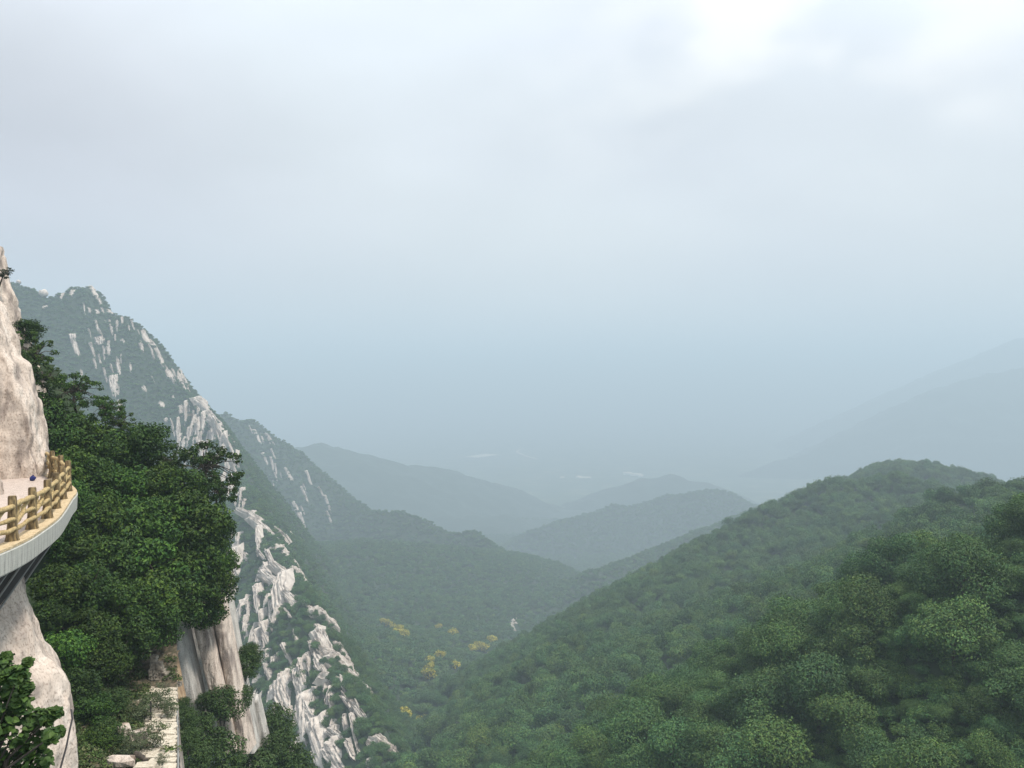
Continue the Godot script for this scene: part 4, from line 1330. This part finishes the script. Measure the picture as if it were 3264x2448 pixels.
func hill_trees(list: Array, meshes: Array) -> void:
	# the trees of the near hill that show largest, one by one
	var trunks := []
	for k in meshes.size(): trunks.append(trunk_mesh(640 + k, 7.0, 3.2, crown_lobes(600 + k, 3.2, 7.0, 12), 0.16))
	var alike := {}
	var k := 0
	for e in list:
		var c: Color = e[2]
		var g := c.g
		var tone := "bluish green" if c.b > c.r * 1.05 else ("rusty" if c.r > c.g * 1.2 else ("yellowish green" if c.r > c.b * 1.35 else "mid green"))
		var light := "dark" if g < 0.85 else ("bright" if g > 1.15 else "plain")
		var size := "small" if e[1].x < 0.8 else ("large" if e[1].x > 1.2 else "middling")
		var d: float = -e[0].z
		var u: float = e[0].x / d
		var label := "%s %s %s tree %s" % [size, light, tone, place(e[0] + Vector3(0, 5.0 * e[1].y, 0))]
		var t := thing("broadleaf_tree", label, "tree", e[0], "trees on the near hill")
		t.rotation.y = k * 2.4
		t.scale = e[1]
		if not alike.has(label): alike[label] = []
		alike[label].append(t)
		var lm := leaf_material("hill_leaves", Color(c.r * 0.98, c.g * 0.98, c.b * 0.98).linear_to_srgb())
		put("crown", meshes[k % meshes.size()], lm, t)
		put("trunk", trunks[k % meshes.size()], mats.bark, t)
		k += 1
	for label in alike:
		var same: Array = alike[label]
		if same.size() < 2: continue
		same.sort_custom(func(a, b): return a.position.x / -a.position.z < b.position.x / -b.position.z)
		for i in same.size():
			same[i].set_meta("label", (["left", "right"] if same.size() == 2 else ["left", "middle", "right", "rightmost"])[mini(i, 3 if same.size() > 2 else 1)] + " " + label)

func flowering_trees() -> void:
	var g: Field = fields.valley_wall
	var tones := [Color(0.40, 0.34, 0.03), Color(0.30, 0.28, 0.035), Color(0.14, 0.17, 0.03), Color(0.46, 0.38, 0.04)]
	var kinds := []
	for k in 3: kinds.append(leaf_cloud(2500 + k, crown_lobes(2600 + k, 3.0, 5.6, 8), 420, 0.85, tones, 0.5, 0.55))
	var tr := trunk_mesh(2700, 5.6, 3.0, crown_lobes(2600, 3.0, 5.6, 5), 0.15)
	var names := ["left end of the upper yellow band", "middle of the upper yellow band", "right end of the upper yellow band"]
	var k := 0
	for q in [[40, 170], [75, 195], [110, 220], [150, 245], [185, 268], [400, 210], [490, 255], [650, 330], [690, 360], [620, 355], [740, 395], [780, 408], [340, 445], [345, 475], [410, 408], [500, 465], [330, 535], [680, 520], [615, 570], [40, 700], [150, 790], [165, 820], [290, 845], [380, 825], [740, 300], [820, 370]]:
		var sx: float = 1200 + q[0] / 2.011
		var sy: float = 1900 + q[1] / 2.011
		var p := hit(sx, sy + 4.0, g, 330.0, 1400.0)
		if p == Vector3.INF: continue
		var s := 1.1 + 0.6 * fmod(k * 0.618, 1.0)
		rock_spots.append([p * 0.994, Vector3(1, 0, 0), Vector3(0, 0, 1), 9.0, 4.5, 8.0])
		var where := "in the upper band" if q[1] < 280 and q[0] < 200 else ("near the valley stream" if q[0] > 560 else ("low on the slope by the rocky spur" if q[1] > 600 else "in the middle of the slope"))
		var t := thing("flowering_tree", "yellow flowering tree " + place(p + Vector3(0, 4, 0)), "tree", p, "yellow flowering trees on the valley slope")
		t.rotation.y = k * 1.3
		t.scale = Vector3.ONE * s
		put("crown", kinds[k % 3], mats.leaf, t)
		put("trunk", tr, mats.bark, t)
		k += 1

func draped(g: Field, centre: Vector3, rx: float, rz: float, lift: float) -> ArrayMesh:
	# a patch of ground lying on a field, ragged at the rim
	var n := noise(91, 0.09, 3)
	var v := PackedVector3Array()
	var keep := PackedByteArray()
	var m := 17
	for j in m:
		for i in m:
			var a := -1.0 + 2.0 * i / (m - 1)
			var b := -1.0 + 2.0 * j / (m - 1)
			var x := centre.x + a * rx
			var z := centre.z + b * rz
			v.append(Vector3(x, g.h(x, z) + lift, z))
			keep.append(1 if a * a + b * b + n.get_noise_2d(x, z) * 0.6 < 0.8 else 0)
	return grid_mesh(v, m, m, PackedColorArray(), keep)

func far_details() -> void:
	var r := RandomNumberGenerator.new()
	r.seed = 31
	# pale boulders of the stream bed
	var g: Field = fields.valley_wall
	var k := 0
	for q in [[889, 152, 2.2], [879, 164, 2.6], [872, 182, 2.2], [864, 192, 1.6], [876, 208, 2.4], [884, 224, 2.0], [872, 216, 1.6], [937, 287, 2.4], [926, 276, 1.6], [905, 365, 2.6], [885, 345, 1.6], [893, 176, 1.6]]:
		var p := hit(1200 + q[0] / 2.011, 1900 + q[1] / 2.011, g, 330.0, 1400.0)
		if p == Vector3.INF: p = at(1200 + q[0] / 2.011, 1900 + q[1] / 2.011, 800.0)
		var o := put("stream_boulder", slab_stone(k + 70, q[2] * 1.5, q[2] * 1.2, q[2], 0.2), mats.far_rock)
		o.position = p + Vector3(0, q[2] * 0.3, 0)
		o.rotation = Vector3(k * 0.7, k * 1.9, k * 0.4)
		rock_spots.append([p, Vector3(1, 0, 0), Vector3(0, 0, 1), 12.0, 7.0, 9.0])
		tag(o, "%s pale stream boulder %s" % [["largest", "long", "round", "small", "flat", "tilted", "tiny", "lower", "lower small", "lowest", "lowest small", "side"][k], place(o.position)], "boulder", "boulders of the stream bed")
		k += 1
	# a bare bend of the hill road on the valley shoulder
	var c := hit(1461, 1722, g, 900.0, 1400.0)
	if c != Vector3.INF:
		structure("clearing", draped(g, c, 11.0, 16.0, 5.5), mats.slab, "pale bare clearing on the shoulder of the valley slope")
	# buildings, strip field and road on the plain
	for q in [[1845, 1524, 26, 9, "white block building left of the longer one on the plain"], [1864, 1526, 60, 7, "long low white building in the middle of the plain"], [2000, 1512, 45, 9, "white building at the near end of the village row"], [2026, 1516, 60, 8, "long white building beside the village row"], [1792, 1526, 22, 7, "small lone white house on the plain"], [2042, 1520, 24, 8, "small white building at the row's right end"]]:
		var d := 5200.0
		var p := at(q[0], q[1], d)
		p.y = land_h(p.x, p.z)
		p = at(q[0], q[1], -p.y * F / (q[1] - 1224.0))
		var t := thing("building", q[4], "building", p, "white buildings on the plain")
		var b := BoxMesh.new()
		b.size = Vector3(q[2], q[3], 18)
		var w := put("wall", b, mats.white, t)
		w.position.y = q[3] * 0.5
		var pr := PrismMesh.new()
		pr.size = Vector3(20, 4.0, q[2] + 1.0)
		var roof := put("roof", pr, mats.slab, t)
		roof.position.y = q[3] + 2.0
		roof.rotation.y = PI / 2
	var pf: Field = fields.plain
	var strip_pts := []
	for q in [[1500, 1460], [1568, 1449]]: strip_pts.append(plain_point(q[0], q[1]))
	structure("strip_field", ribbon([strip_pts[0], strip_pts[1]], 110.0), mats.slab, "pale strip field far out on the plain")
	var road := []
	for q in [[1675, 1432], [1652, 1436], [1648, 1442], [1662, 1450], [1685, 1458], [1710, 1465]]: road.append(plain_point(q[0], q[1]))
	structure("road", ribbon(road, 22.0), mats.slab, "pale road bending across the far plain")

func plain_point(sx: float, sy: float) -> Vector3:
	var d := 600.0 * F / (sy - 1224.0)
	for i in 8:
		var p := at(sx, sy, d)
		d = -fields.plain.h(p.x, p.z) * F / (sy - 1224.0)
	return at(sx, sy, d)

func ribbon(pts: Array, width: float) -> ArrayMesh:
	var v := PackedVector3Array()
	var n := 0
	for i in pts.size() - 1:
		for j in 6:
			var p: Vector3 = pts[i].lerp(pts[i + 1], j / 5.0)
			var t: Vector3 = (pts[i + 1] - pts[i]).normalized()
			var s := Vector3(-t.z, 0, t.x).normalized() * width * 0.5
			for e in [p - s, p + s]: v.append(Vector3(e.x, fields.plain.h(e.x, e.z) + 4.0, e.z))
			n += 1
	return grid_mesh(v, 2, n)

func small_things() -> void:
	var st := new_st()
	tube(st, [at(228, 2262, 27.3), at(231, 2290, 27.0), at(222, 2330, 26.8), at(212, 2380, 26.6), at(190, 2460, 26.3)], [0.028, 0.028, 0.028, 0.028, 0.028], 6)
	var o := put("cable", st.commit(), mats.cable)
	tag(o, "black cable hanging down the pale lower cliff", "cable")
	st = new_st()
	tube(st, [at(127, 2184, 27.1), at(125, 2220, 27.1)], [0.032, 0.03], 6)
	tube(st, [at(123, 2219, 27.1), at(134, 2222, 27.1)], [0.03, 0.02], 6)
	o = put("iron_peg", st.commit(), mats.rust)
	tag(o, "rusty iron peg fixed in the lower cliff face", "peg")
	st = new_st()
	tube(st, [at(352, 1705, 54.0), at(356, 1680, 53.6), at(345, 1668, 53.4), at(326, 1655, 53.2)], [0.07, 0.055, 0.04, 0.02], 6)
	tube(st, [at(356, 1680, 53.6), at(352, 1660, 53.3), at(340, 1654, 53.2)], [0.045, 0.03, 0.015], 6)
	o = put("dead_branch", st.commit(), mats.edge)
	tag(o, "bare pale dead branch sticking out of the spur trees", "branch")
	# lone pine on the buttress skyline
	var base := at(6, 905, 61.0)
	var t := thing("pine_tree", "tiny wind-bent pine on the buttress skyline at the left edge", "tree", base)
	var lobes := []
	for q in [[0.35, 0.75, 0.3], [0.6, 0.95, 0.22], [0.15, 0.95, 0.22], [0.3, 0.45, 0.2], [-0.1, 0.6, 0.25], [0.5, 1.1, 0.15]]:
		lobes.append([Vector3(q[0], q[1], 0), Vector3(q[2] * 1.3, q[2] * 0.45, q[2])])
	put("crown", leaf_cloud(3100, lobes, 700, 0.1, [Color(0.014, 0.028, 0.014), Color(0.02, 0.035, 0.016)], 0.5, 0.2), mats.leaf, t)
	put("trunk", trunk_mesh(3101, 1.0, 0.6, lobes, 0.05, Vector3(-0.2, -0.3, 0)), mats.bark, t)
	# boulders and the orange lookout on the rocky mountain
	for q in [[139, 931, 13.0, 1000.0, "round pale boulder perched in the notch of the mountain skyline"], [60, 897, 7.0, 1000.0, "small pale boulder on the mountain skyline at the left"]]:
		var sm := SphereMesh.new()
		sm.radius = q[2] / F * q[3]
		sm.height = sm.radius * 2.0
		sm.radial_segments = 20
		sm.rings = 12
		var arr := sm.surface_get_arrays(0)
		var v: PackedVector3Array = arr[Mesh.ARRAY_VERTEX]
		var n := noise(int(q[0]), 0.25, 3)
		for i in v.size(): v[i] *= 1.0 + 0.35 * n.get_noise_3dv(v[i])
		arr[Mesh.ARRAY_VERTEX] = v
		var am := ArrayMesh.new()
		am.add_surface_from_arrays(Mesh.PRIMITIVE_TRIANGLES, arr)
		o = put("boulder", am, mats.far_rock)
		o.position = at(q[0], q[1] + q[2] * 0.35, q[3])
		tag(o, q[4], "boulder")
	var p := hit(611, 1324, fields.rocky_mountain, 500.0, 1100.0)
	if p != Vector3.INF:
		p = p * 0.992
		var l := thing("lookout", "tiny orange railed lookout on the distant mountain spur", "lookout", p)
		var b := BoxMesh.new()
		b.size = Vector3(8.0, 0.5, 3.0)
		put("deck", b, mats.ochre_rock, l)
		for k in 6:
			var c := CylinderMesh.new()
			c.top_radius = 0.14
			c.bottom_radius = 0.16
			c.height = 1.6
			var ps := put("post", c, mats.ochre_rock, l)
			ps.position = Vector3(-3.8 + k * 1.52, 1.0, 1.3)
		for k in 2:
			var c := BoxMesh.new()
			c.size = Vector3(8.0, 0.3, 0.2)
			var rl := put("rail", c, mats.ochre_rock, l)
			rl.position = Vector3(0, 0.9 + 0.8 * k, 1.45)
	# low growth on the ledge
	var r := RandomNumberGenerator.new()
	r.seed = 55
	var tuft := []
	for k in 3: tuft.append(leaf_cloud(3200 + k, [[Vector3(0, 0.12, 0), Vector3(0.3, 0.16, 0.3)], [Vector3(0.2, 0.1, 0.1), Vector3(0.2, 0.14, 0.2)]], 90, 0.13, [Color(0.06, 0.095, 0.025), Color(0.045, 0.075, 0.02), Color(0.1, 0.11, 0.045)], 0.6, 0.2))
	var spots := []
	for k in 900:
		var dd := r.randf_range(37.0, 55.0)
		var s := pow(r.randf(), 0.8)
		if s < 0.22 and r.randf() < 0.85: continue
		var x := -0.3885 * dd - s * 8.0
		var y := -17.85 + maxf(0.0, s - 0.3) * 3.4 + maxf(0.0, dd - 50.0) * 0.35
		var g := r.randf_range(0.7, 1.3)
		spots.append([Vector3(x, y, -dd), Vector3.ONE * r.randf_range(0.6, 1.5), Color(g, g, g)])
	scatter_forest("undergrowth", "low green and dry growth on the ledge beside the stone path", spots, tuft, mats.leaf)
